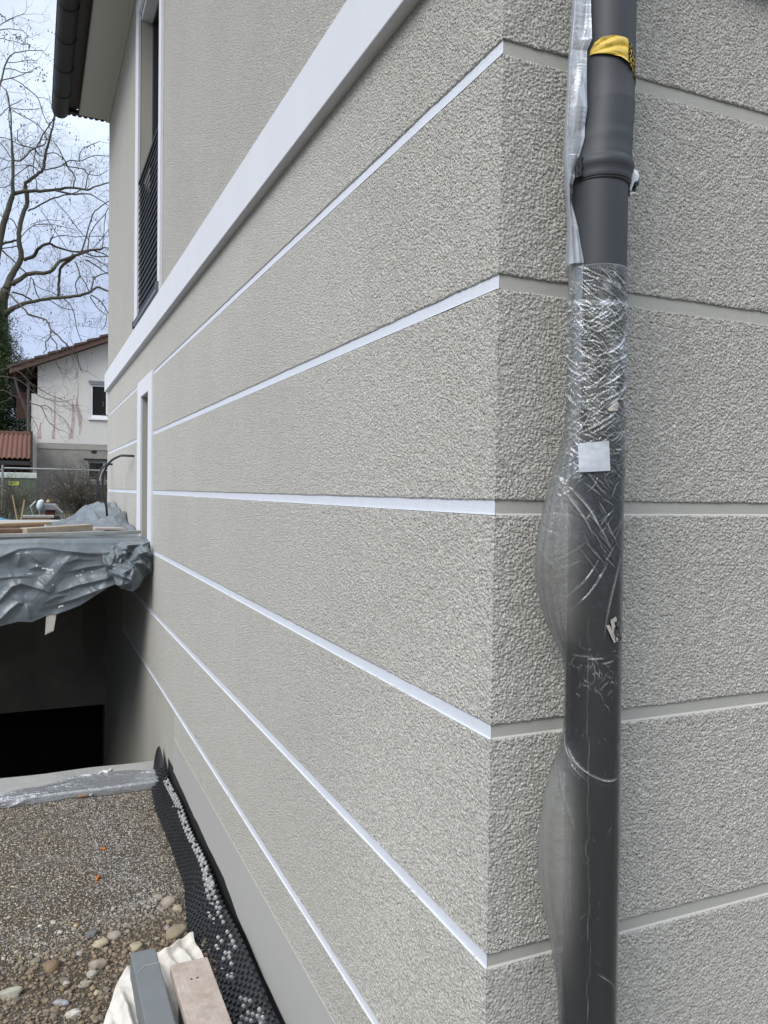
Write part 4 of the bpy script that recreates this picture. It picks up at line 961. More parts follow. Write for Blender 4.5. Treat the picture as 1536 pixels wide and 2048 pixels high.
# soft whitening: pressed patches, right-hand band, hem
patch = .46 * np.clip((fbm(sN * 45, zz * 20, 3, 61) - .47) * 4, 0, 1) * interp(zz, [(-3, 0), (zrow(900), 0), (zrow(820), .6), (z1, 1)])
hemband = .62 * np.exp(-((zz - (zrow(593) - .010 * np.cos(A - 1.2))) / .006) ** 2) * (.6 + .4 * fbm(sN * 90, zz * 60, 2, 5))
right = .30 * np.exp(-((A - 2.15) / .22) ** 2) * (.5 + .5 * fbm(zz * 9, A, 2, 8))
bel = (bl * wA / .06)
sb = np.clip(bel * 1.5, 0, 1); sb = sb * sb * (3 - 2 * sb)
sil = bel * (.45 * np.exp(-((A + .66) / .05) ** 2) + .30 * np.exp(-((A + .25) / .035) ** 2))
milk = sb * interp(zz, [(-3, .55), (-.5, .52), (-.33, .34), (.0, .36), (.15, .15), (2, .05)]) * (.8 + .2 * vnoise(A * 9, zz * 3, 21))
C_ = C_ * (1 - .75 * np.clip(bel * 1.4, 0, 1)); D_ = D_ * (1 - .8 * np.clip(bel * 1.4, 0, 1))
shine = .10 * np.clip(bel, 0, 1) * np.clip((vnoise(A * 22, zz * 2, 9) - .6) * 5, 0, 1)  # soft upright highlight streaks painted into the film's whiteness
edgeM = np.exp(-((zz - z1) / .0015) ** 2) * .3
cre = np.clip(np.where(C_ > .2, C_ * .75 + .35 * (C_ - .2) + .12, C_) + patch + hemband + right + milk + shine + sil + edgeM + .13 * interp(zz, [(-3, 0), (zrow(960), 0), (zrow(840), 1), (2, 1)]), 0, .95)
R_ = R_ + D_ * 1.5 + .0012 * (fbm(sN * 40, zz * 30, 3, 4) - .5) + .006 * bel * (vnoise(A * 14, zz * 3, 2) - .5)
R_ = np.maximum(R_, .0581)
cx = px_low(zz)
Pp = np.stack([cx - R_ * np.cos(A), np.minimum(YP - R_ * np.sin(A) * (1 - .25 * np.clip(bl / .07, 0, 1) * wA), -.012), zz], -1)
slv = gridmesh('film_sleeve', Pp, M_FILM, None, wrap=True, attrs={'crease': cre})
tag(slv, 'clear creased plastic film sleeve wrapped around the lower downpipe', 'film sleeve')
# --- opened film strip along the left of the pipe
cutrow = [(-60, 1181), (0, 1181), (60, 1182), (78, 1172), (130, 1172), (200, 1174), (260, 1166), (320, 1150), (343, 1148), (370, 1140), (440, 1155), (520, 1167), (600, 1164), (800, 1162), (957, 1160)]
leftrow = [(-60, 1149), (0, 1148), (130, 1137), (200, 1132), (300, 1130), (420, 1135), (525, 1133), (700, 1131), (957, 1131)]
nz2, ns2 = 700, 40
P = np.zeros((nz2, ns2, 3)); CR_ = np.zeros((nz2, ns2))
rows = np.linspace(-60, 957, nz2)
for i, r in enumerate(rows):
    z = zrow(r); uc = float(interp(r, cutrow)); ul = float(interp(r, leftrow))
    inner = r > 520
    R0 = (.0588 if inner else .0600)
    cxx = px_low(z) if z < .70 else float(interp(z, [(.70, .173), (.8, .180), (.93, .187), (3, .1875)]))
    if z > .74: R0 = float(interp(z, [(.74, .066), (.80, .063), (.9, .060), (3, .060)]))
    elif z > .68: R0 = .069
    a_c = ang_for(uc, z, cxx, R0)
    xl = float(on(1, -.115, ul, r)[0])
    for j in range(ns2):
        t = j / (ns2 - 1)
        if inner:
            a = a_c + (-1.7 - a_c) * t; x = cxx - R0 * cos(a); y = YP - R0 * sin(a)
        elif t < .55:
            a = a_c + (0 - a_c) * (t / .55); rad = R0 + (t / .55) * ((cxx - R0) - xl) * 1
            rad = R0 if inner else rad; x = cxx - rad * cos(a); y = YP - R0 * sin(a)
            x = max(x, -.5)
        else:
            k = (t - .55) / .45; x = (cxx - R0 if inner else xl) + .055 * k ** 1.5; y = YP + (.03 if inner else .075) * k
        P[i, j] = (x, y, z)
tj = np.linspace(0, 1, ns2)[None, :] * np.ones((nz2, 1)); zz2 = P[:, :, 2]
fo = .006 * (fbm(tj * 9, zz2 * 5 + tj * 3, 3, 44) - .5) + folds(tj * .15, zz2, 40, 45, .10, .006, (0, .15, .1, 1.15), dirs=[.15, -.15, .3])
out_n = np.clip(1 - tj * 1.0, .25, 1)
P[:, :, 1] -= np.abs(fo) * out_n * (zz2 > z1); P[:, :, 0] -= fo * .5 * (zz2 > z1)
P[:, :, 1] = np.minimum(P[:, :, 1], -.012)
CR_ = .10 + .35 * np.clip((fbm(tj * 10 + zz2 * 2, zz2 * 3.5, 3, 47) - .45) * 4, 0, 1) + .25 * np.clip(1 - tj / .05, 0, 1) + np.clip(np.abs(fo) * 25, 0, .3)
CR_ = CR_ * (zz2 > z1) + (.32 + .45 * np.clip((fbm(tj * 9, zz2 * 25, 3, 49) - .42) * 4, 0, 1)) * (zz2 <= z1) - .42 * (zz2 < zrow(850))
st = gridmesh('film_strip', P, M_FILM2, None, attrs={'crease': CR_})
tag(st, 'milky slit-open plastic film hanging down the left side of the upper downpipe', 'plastic film')
# flap at the tape
b = MB(); p = [on(1, -.187, u, v) for u, v in ((1172, 60), (1177, 52), (1182, 58), (1183, 74), (1174, 80), (1170, 72))]
b.add([tuple(q_ + np.array([0, .004 * (k % 2), 0])) for k, q_ in enumerate(p)], [tuple(range(6))]); o = b.build('film_flap', mat('white_film', (.66, .70, .74), .35), None); o.name = 'film_flap'
tag(o, 'small curled white flap of film beside the yellow tape', 'film scrap')
# yellow tape
nu, nv = 90, 40
P = np.zeros((nu, nv, 3))
for i in range(nu):
    t = i / (nu - 1); u0 = 1182 + t * 88
    topr = float(interp(u0, [(1182, 76), (1190, 64), (1205, 60), (1232, 58), (1250, 62), (1262, 72), (1270, 90)])); botr = float(interp(u0, [(1182, 86), (1215, 96), (1240, 103), (1255, 112), (1264, 124), (1270, 135)]))
    for j in range(nv):
        r = topr + (botr - topr) * j / (nv - 1); z = zrow(r); a = ang_for(u0 - 2 * (j / nv) * (t < .05), z, .187, .0555)
        R0 = .0555 + .0035 * abs(sin(j / nv * pi * 2.2 + t * 5)) * sin(t * pi) + .003 * float(vnoise(t * 7, j / 8, 3)) * (t < .9) + .0015 * (j > nv - 5)
        P[i, j] = (.187 - R0 * cos(a), YP - R0 * sin(a), z)
for j in range(nv): pass
o = gridmesh('yellow_tape', P, M_TAPE, None); tag(o, 'crinkled yellow adhesive tape stuck around the top of the downpipe', 'tape')
tail = [P[-1, k] for k in range(0, nv, 6)]
b = MB()
for k in range(len(tail) - 1):
    q0, q1 = tail[k], tail[k + 1]; b.quad(q0, q1, q1 + np.array([.006, .012, -.004]), q0 + np.array([.006, .012, -.004]))
b.build('loose_end', M_TAPE, o)
# white rag of film at the clamp
wf = mat('white_film_scrap', (.78, .79, .80), .45)
def blob(name, pts, y, mt, label, cat, th=.003):
    q_ = [on(1, y, u, v) for u, v in pts]; n = len(q_); c = sum(q_) / n + np.array([0, -.004, 0])
    V = [tuple(a_) for a_ in q_] + [tuple(c)] + [tuple(a_ + np.array([0, th, 0])) for a_ in q_]
    F = [(k, (k + 1) % n, n) for k in range(n)] + [(k, n + 1 + k, n + 1 + (k + 1) % n, (k + 1) % n) for k in range(n)] + [tuple(n + 1 + k for k in range(n))[::-1]]
    return tag(mesh(name, V, F, mt, None), label, cat)
blob('film_scrap', [(1262, 312), (1266, 322), (1268, 338), (1276, 342), (1279, 352), (1275, 362), (1268, 366), (1262, 382), (1260, 380), (1263, 350), (1261, 330)], -.140, wf, 'white scrap of film caught on the clamp bolt', 'film scrap')
blob('film_scrap', [(1260, 383), (1268, 384), (1274, 386), (1279, 391), (1270, 389), (1260, 390)], -.135, wf, 'tiny white film sliver just below the clamp bolt', 'film scrap')
# square sticker inside the film
def on_pipe(u, r, R0):
    z = zrow(r); cxx = px_low(z); a = ang_for(u, z, cxx, R0); R0 = max(sleeveR(a, z) + .0006, R0 - .003); a = ang_for(u, z, cxx, R0); return np.array([cxx - R0 * cos(a), YP - R0 * sin(a), z])
def sleeveR(a, z):
    j = int(round((z1 - z) / dz)); j = min(max(j, 0), nz_ - 1); i = int(np.argmin(np.abs((A[j] - a + pi) % (2 * pi) - pi))); return float(R_[max(0, j - 6):j + 7, max(0, i - 3):i + 4].max())
def patchmesh(name, quad, R0, mt, n=14, bump=0., seed=0):
    (u0, v0), (u1, v1), (u2, v2), (u3, v3) = quad; P = np.zeros((n, n, 3))
    for i in range(n):
        for j in range(n):
            a, b_ = i / (n - 1), j / (n - 1)
            u = (1 - a) * ((1 - b_) * u0 + b_ * u3) + a * ((1 - b_) * u1 + b_ * u2); v = (1 - a) * ((1 - b_) * v0 + b_ * v3) + a * ((1 - b_) * v1 + b_ * v2)
            P[i, j] = on_pipe(u, v, R0 + bump * float(vnoise(a * 4, b_ * 4, seed)))
    return gridmesh(name, P, mt, None)
o = patchmesh('sticker', ((1156, 887), (1218, 881), (1221, 941), (1158, 945)), .0640, mat('white_label', (.43, .46, .50), .5, bumps=[('noise', 90, .001, .3)], var=(45, .5, (.56, .59, .63))))
tag(o, 'blank square white sticker on the film around the downpipe', 'sticker')
scr = mat('grey_paper_scrap', (.42, .40, .36), .8, var=(60, .5, (.30, .28, .25)))
o = patchmesh('film_tear', ((1214, 818), (1234, 800), (1246, 817), (1222, 823)), .0640, scr, 8, .004, 2); tag(o, 'small torn grey-beige scrap on the film above the white sticker', 'scrap')
o = patchmesh('film_tear', ((1221, 1240), (1242, 1226), (1242, 1284), (1228, 1278)), .0635, scr, 10, .004, 4); tag(o, 'large torn grey-beige scrap on the film low on the right', 'scrap')
o = patchmesh('film_tear', ((1212, 1250), (1219, 1250), (1236, 1284), (1228, 1286)), .0645, scr, 8, .002, 6); tag(o, 'narrow curled scrap beside the larger torn one on the film', 'scrap')

# ================================================================== cables from the wall
def cable(name, pts, r, mt, label):
    # smooth through points
    P = [Vector(p) for p in pts]; Q = []
    for i in range(len(P) - 1):
        p0 = P[max(i - 1, 0)]; p1 = P[i]; p2 = P[i + 1]; p3 = P[min(i + 2, len(P) - 1)]
        for k in range(6):
            t = k / 6; Q.append(.5 * ((2 * p1) + (-p0 + p2) * t + (2 * p0 - 5 * p1 + 4 * p2 - p3) * t * t + (-p0 + 3 * p1 - 3 * p2 + p3) * t ** 3))
    Q.append(P[-1]); b = MB(); b.tube(Q, r, 7); return tag(b.build(name, mt, None, True), label, 'cable')
def cp(u, v, Y): return tuple(on(1, Y, u, v))
cable('cable', [(0, 6.73, .352), (-.10, 6.78, .355), cp(240, 912, 7.0), cp(222, 922, 7.2), cp(210, 940, 7.35), cp(205, 965, 7.4), cp(206, 992, 7.4), cp(212, 1010, 7.4), cp(214, 1032, 7.45)], .012, M_CAB, 'thick black cable curving out of the wall beside the door surround')
cable('cable', [(0, 9.05, .33), (-.08, 9.05, .33), cp(212, 930, 9.0), cp(202, 940, 9.0), cp(196, 960, 9.0), cp(194, 985, 9.0), cp(192, 1000, 9.0)], .013, M_CAB, 'black cable looping down from the wall further back')
cable('conduit', [(0, 9.3, .35), cp(212, 933, 9.2), cp(203, 945, 9.2), cp(199, 962, 9.2)], .012, M_CABG, 'pale grey conduit bending down from the wall beside the black cable')
cable('cable', [cp(199, 958, 9.2), cp(198, 975, 9.2), cp(202, 990, 9.2), cp(207, 1000, 9.2)], .007, M_CAB, 'thin black lead dangling from the end of the pale conduit')

# ================================================================== neighbour's house
NY = 22.5
nb = empty('neighbour_house', (0, NY, -.66), 'pale rendered neighbouring house with grey base and low brown tiled roof', 'house')
def n_(u, v): p = on(1, NY, u, v); return float(p[0]), float(p[2])
xl = -.80; zb = 1.257
XRN = 9.0
wx0, wz1 = n_(181, 768); _, wz0 = n_(181, 836); wx1 = wx0 + .9
gx0, gz1 = n_(175, 922); _, gz0 = n_(175, 962); gx1 = gx0 + .9
slope = (4.349 - 3.266) / (1.017 + 1.491); eavez = 3.266
def rz(x): return eavez + (x + 1.491) * slope
b = MB()
wall_holes('wall', 1, NY, xl, XRN, zb, 3.2, [(wx0, wx1, wz0, wz1)], .12, M_NW, nb)
px_ = 4.5
MB().add([(xl, NY, 3.2), (XRN, NY, 3.2), (XRN, NY, rz(px_) - (XRN - px_) * slope), (px_, NY, rz(px_)), (xl, NY, rz(xl) - .1)], [(0, 1, 2, 3, 4)]).build('gable', M_NW, nb)
wall_holes('wall', 1, NY - .03, xl, XRN, -.66, zb, [(gx0, gx1, gz0, gz1)], .15, M_NG, nb)
MB().box(xl, XRN, NY - .045, NY - .031, zb - .16, zb - .02).build('base_course', mat('base_course_render', (.33, .32, .29), .9, var=(3, .5, (.27, .26, .23))), nb)
MB().box(xl - .16, xl - .002, NY + .0, NY + .4, -.66, 2.6).build('corner_pier', M_NW, nb)
MB().quad((xl - .16, NY + .4, -.66), (xl - .16, NY + 9, -.66), (xl - .16, NY + 9, 3.3), (xl - .16, NY + .4, 3.3)).build('side_wall', M_NW, nb)
MB().quad((xl, NY + .01, 2.6), (xl, NY + 9, 2.6), (xl, NY + 9, 3.6), (xl, NY + .01, 3.6)).build('side_wall', M_WD, nb)
# balcony boarding behind the eaves
MB().box(-1.35, xl - .2, NY + 1.2, NY + 1.3, 2.0, 2.75).build('balcony_boarding', M_WD, nb)
MB().box(-1.5, xl - .02, NY + 1.4, NY + 1.5, 2.7, 3.3).build('balcony_recess', M_DK, nb)
for k in range(6):
    y = NY + .3 + k * .6
    MB().box(-1.44, xl - .01, y, y + .1, 3.05, 3.19).build('rafter', M_WD, nb)
b = MB(); b.tube([(xl - .23, NY - .02, 2.9), (xl - .23, NY - .02, -.6)], .04, 8); b.tube([(-1.40, NY + .1, 3.15), (-1.3, NY + .1, 2.7), (-1.05, NY + .1, 2.0), (xl - .23, NY, 1.85)], .035, 8); b.build('downpipe', mat('brown_pipe', (.08, .06, .055), .5), nb)
# verge board and tile courses
def roofbox(x0, x1, y0, y1, dz0, dz1, mt, name):
    V = [(x0, y0, rz(x0) + dz0), (x1, y0, rz(x1) + dz0), (x1, y1, rz(x1) + dz0), (x0, y1, rz(x0) + dz0), (x0, y0, rz(x0) + dz1), (x1, y0, rz(x1) + dz1), (x1, y1, rz(x1) + dz1), (x0, y1, rz(x0) + dz1)]
    return mesh(name, V, [(0, 3, 2, 1), (4, 5, 6, 7), (0, 1, 5, 4), (1, 2, 6, 5), (2, 3, 7, 6), (3, 0, 4, 7)], mt, nb)
roofbox(-1.48, px_, NY - .32, NY + 9, -.20, -.17, M_WD, 'roof_boarding')
roofbox(-1.50, px_, NY - .36, NY - .32, -.20, -.035, mat('verge_board', (.10, .058, .043), .7, var=(6, .5, (.11, .06, .04))), 'verge_board')
for k in range(18):
    x0 = -1.56 + k * .335; x1 = x0 + .37
    V = [(x0, rz(x0) - .035), (x1, rz(x1) - .06), (x1, rz(x1) - .02), (x0, rz(x0) + .035)]
    mesh('roof_tile_course', [(x, NY - .40, z) for x, z in V] + [(x, NY + 9, z) for x, z in V], [(0, 1, 2, 3), (7, 6, 5, 4), (0, 4, 5, 1), (1, 5, 6, 2), (2, 6, 7, 3), (3, 7, 4, 0)], M_RT, nb)
# windows
w = empty('window', (wx0, NY, wz0)); w.parent = nb; w.location = Vector((wx0, NY, wz0)) - nb.location
b = MB(); f = .055; y0 = NY + .02
b.box(wx0, wx0 + f, y0, y0 + .06, wz0, wz1); b.box(wx1 - f, wx1, y0, y0 + .06, wz0, wz1); b.box(wx0 + f, wx1 - f, y0, y0 + .06, wz0, wz0 + f * 1.6); b.box(wx0 + f, wx1 - f, y0, y0 + .06, wz1 - f, wz1); b.box((wx0 + wx1) / 2 - .03, (wx0 + wx1) / 2 + .03, y0, y0 + .055, wz0 + f * 1.6, wz1 - f)
b.build('frame', M_PVC, w)
MB().box(wx0 + .02, wx1 - .02, y0 + .04, y0 + .05, wz0 + .02, wz1 - .02).build('pane', M_GLS, w)
b = MB(); b.box(wx0 - .06, wx1 + .03, NY - .05, NY + .02, wz0 - .05, wz0 - .005); b.build('sill', M_PVC, w)
b = MB(); b.box(wx0 - .02, wx1 + .02, NY - .03, NY + .02, wz1 + .0, wz1 + .05); b.box(wx0 - .05, wx1 + .05, NY - .04, NY + .01, wz1 + .052, wz1 + .10); b.build('shutter_box', M_MET, w)
w = empty('window', (gx0, NY, gz0)); w.parent = nb; w.location = Vector((gx0, NY, gz0)) - nb.location
b = MB(); y0 = NY + .03
for (x_0, x_1) in ((gx0, gx0 + .05), (gx1 - .05, gx1), (gx0 + .42, gx0 + .47)): b.box(x_0, x_1, y0, y0 + .05, gz0, gz1)
b.box(gx0, gx1, y0 - .002, y0 + .05, gz1 - .05, gz1); b.box(gx0, gx1, y0 - .002, y0 + .05, gz0, gz0 + .05); b.build('frame', mat('pale_green_frame', (.36, .44, .42), .6), w)
MB().box(gx0 + .02, gx1 - .02, y0 + .03, y0 + .04, gz0 + .02, gz1 - .02).build('pane', M_GLS, w)
b = MB(); b.box(gx0 - .07, gx1, NY - .10, NY - .032, gz0 - .10, gz0 - .02); b.build('sill', mat('mosaic_sill', (.5, .52, .54), .7, var=(40, .9, (.12, .13, .14))), w)
b = MB(); b.box(gx0 - .1, gx1, NY - .045, NY - .031, gz1 + .02, gz1 + .07); b.build('lintel', M_DK, w)
vx, vz = n_(188, 904)
b = MB(); b.add([(vx + .08 * cos(2 * pi * k / 16), NY - .04, vz + .045 * sin(2 * pi * k / 16)) for k in range(16)], [tuple(range(16))]); b.build('vent', M_DK, nb)
# rusty run-off stains: thin irregular deposits
def stain(pts):
    L1 = []; L2 = []
    for (u, v, wpx) in pts:
        x, z = n_(u, v); L1.append((x - wpx / 2 / 66 * (1 + .15 * random.uniform(-1, 1)), NY - .003, z)); L2.append((x + wpx / 2 / 66 * (1 + .15 * random.uniform(-1, 1)), NY - .003, z))
    V = L1 + L2; n = len(L1); mesh('stain', V, [(k, k + 1, n + k + 1, n + k) for k in range(n - 1)], M_STAIN, nb)
stain([(156, 768, 1), (156, 790, 2), (154, 800, 3), (154, 812, 6), (158, 824, 7), (160, 840, 8), (161, 855, 5), (159, 870, 1)])
stain([(145, 802, 1), (146, 815, 4), (147, 830, 6), (146, 850, 6), (144, 865, 5), (142, 878, 9)])
stain([(81, 845, 1), (80, 858, 3), (79, 870, 6), (78, 878, 8)])
stain([(110, 780, 1), (110, 800, 2), (109, 850, 3), (107, 866, 5), (107, 878, 5)])
# annex with red pantiles
an = empty('garage', (-2, 19.5, -.66), 'low garage with a red pantiled roof left of the neighbouring house', 'garage')
ax0, ax1 = -4.2, -.98; nu, nv = 200, 44
X = np.linspace(ax0, ax1, nu)[None, :] * np.ones((nv, 1)); s = np.linspace(0, 1, nv)[:, None] * np.ones((1, nu))
Yr = 20.0 + s * 2.6; zr0 = .66 + s * .80
cour = (s * 10) % 1
Zr = zr0 + .05 * np.abs(np.sin(X * pi / .115)) - .075 * cour + .04
o = gridmesh('pantiles', np.stack([X, Yr, Zr], -1), M_RED, an, smooth=False); o['kind'] = 'stuff'
MB().box(ax0, ax1, 22.4, 22.9, 1.46, 1.54).build('ridge', M_RED, an)
MB().box(ax0, ax1, 19.93, 20.0, .56, .66).build('gutter', M_BLK, an)
MB().quad((ax0, 20.6, -.66), (ax1, 20.6, -.66), (ax1, 20.6, .75), (ax0, 20.6, .75)).build('front_wall', M_WD, an)
MB().box(ax1 + .01, ax1 + .06, 19.95, 22.4, .3, 1.4).build('end_board', M_WD, an)
# container in front
ct = empty('site_container', (-1.6, 16, -.66), 'green site container with white top band and yellow sign', 'container')
MB().box(-3.4, -.86, 16, 18, -.66, .20).build('body', M_BOX, ct, bevel=.01)
MB().box(-3.42, -.845, 15.98, 18.02, .201, .312).build('top_band', M_BOXW, ct, bevel=.01)
b = MB(); p0 = on(1, 15.99, 16, 963); p1 = on(1, 15.99, 38, 971); b.box(p0[0], p1[0], 15.985, 15.999, p1[2], p0[2]); b.build('sign', M_YEL, ct)
b = MB(); b.box(p0[0] + .02, p1[0] - .03, 15.982, 15.984, p1[2] + .035, p1[2] + .055); b.build('sign_print', mat('sign_green', (.2, .3, .06), .6), ct)
# site fence
fe = empty('site_fence', (-.5, 14.5, -.66), 'galvanised mesh site fence in front of the container and the bush', 'fence')
b = MB(); b.tube([(-1.424, 14.5, -.66), (-1.424, 14.5, .42)], .02, 8); b.build('post', M_GALV, fe)
b = MB(); b.tube([(-1.40, 14.5, .365), (.9, 14.5, .355)], .016, 8); b.build('top_rail', M_GALV, fe)
b = MB(); b.tube([(-1.45, 14.5, .33), (-3.6, 14.5, .33)], .016, 8); b.build('top_rail', M_GALV, fe)
b = MB()
for k in range(42): x = -3.5 + k * .104; b.bar((x, 14.5, -.6), (x, 14.5, .33), .003, .003, (0, 1, 0))
for k in range(4): b.bar((-3.6, 14.5, -.5 + k * .24), (.9, 14.5, -.5 + k * .24), .003, .003)
o = b.build('mesh_wires', M_GALV, fe); o['kind'] = 'stuff'

# ================================================================== yard clutter
crate = empty('blue_crate', (-.83, 11.5, -.66), 'shallow blue plastic crate on the ground under a grey board', 'crate')
b = MB(); b.box(-1.02, -.62, 11.4, 11.7, -.545, -.46); b.build('body', M_BLUE, crate, bevel=.006)
MB().box(-.90, -.86, 11.392, 11.40, -.535, -.47).build('label_patch', M_MET, crate)
for x in (-.98, -.70): MB().box(x, x + .06, 11.42, 11.68, -.66, -.545).build('foot', M_STK, crate)
MB().box(-1.0, -.68, 11.4, 11.65, -.46, -.425).build('wooden_block', M_STK, None); tag(bpy.data.objects['wooden_block'], 'flat pale wooden blocks lying on the blue crate', 'wood block')
MB().box(-1.06, -.63, 11.38, 11.62, -.425, -.395).build('grey_board', M_PLG, None); tag(bpy.data.objects['grey_board'], 'short grey board resting on the wooden blocks above the blue crate', 'board')
mc = empty('tile_cutter', (-.7, 11.9, -.66), 'small grey building machine with tubular legs behind the blue crate', 'machine')
b = MB()
for (a, c) in (((-.95, 12, -.28), (-.86, 12, -.62)), ((-.84, 12, -.2), (-.80, 12, -.62)), ((-.60, 12, -.30), (-.47, 12, -.62)), ((-.52, 12, -.34), (-.52, 12, -.62)), ((-.88, 12, -.19), (-.96, 12, -.28))): b.tube([a, c], .012, 6)
b.build('leg', M_GALV, mc)
MB().box(-.76, -.58, 11.9, 12.2, -.33, -.23).build('tray', M_MET, mc, bevel=.01)
MB().box(-.75, -.60, 11.95, 12.15, -.42, -.335).build('motor_housing', M_REDB, mc, bevel=.01)
MB().box(-.80, -.55, 11.92, 12.2, -.60, -.425).build('base', M_DK, mc, bevel=.01)
b = MB(); b.bar((-.62, 11.9, -.24), (-.50, 11.9, -.36), .04, .03); b.build('handle', M_PLG, mc)
o = MB().tube([(-.83, 11.85, -.33), (-.83, 11.85, -.27), (-.81, 11.85, -.20), (-.78, 11.85, -.17)], [.02, .045, .045, .02], 10).build('white_canister', mat('pale_blue_plastic', (.55, .66, .74), .4), None, True); tag(o, 'pale blue-white plastic canister hanging on the machine', 'canister')
b = MB(); b.add(IV3 * .03 + np.array([-.70, 12, -.195]), [tuple(f) for f in IF3]); o = b.build('sponge', M_STK, None, True); tag(o, 'small yellowish sponge lying on top of the machine', 'sponge')
o = MB().tube([tuple(on(1, 12.5, 25, 990)), tuple(on(1, 12.5, 38, 1060))], [.010, .014], 6).build('wooden_stake', M_STK, None); tag(o, 'wooden stake leaning right, left of the pair behind the planks', 'stake', 'wooden stakes')
o = MB().tube([tuple(on(1, 12.4, 49, 1000)), tuple(on(1, 12.4, 39, 1060))], [.012, .016], 6).build('wooden_stake', M_STK, None); tag(o, 'wooden stake leaning left, right of the pair behind the planks', 'stake', 'wooden stakes')
V = IV3.copy(); V = V * (1 + .14 * np.sin(V @ np.array([5, 2, 3.])) + .1 * np.sin(V @ np.array([-3, 7, 4.])))[:, None] * np.array([.26, .3, .15]) + np.array([-1.42, 12.2, -.60])
o = rawmesh('blue_sheet_bundle', V, IF3, M_CYAN, None, False); tag(o, 'bundled bright blue plastic sheet at the left edge of the yard', 'plastic sheet')

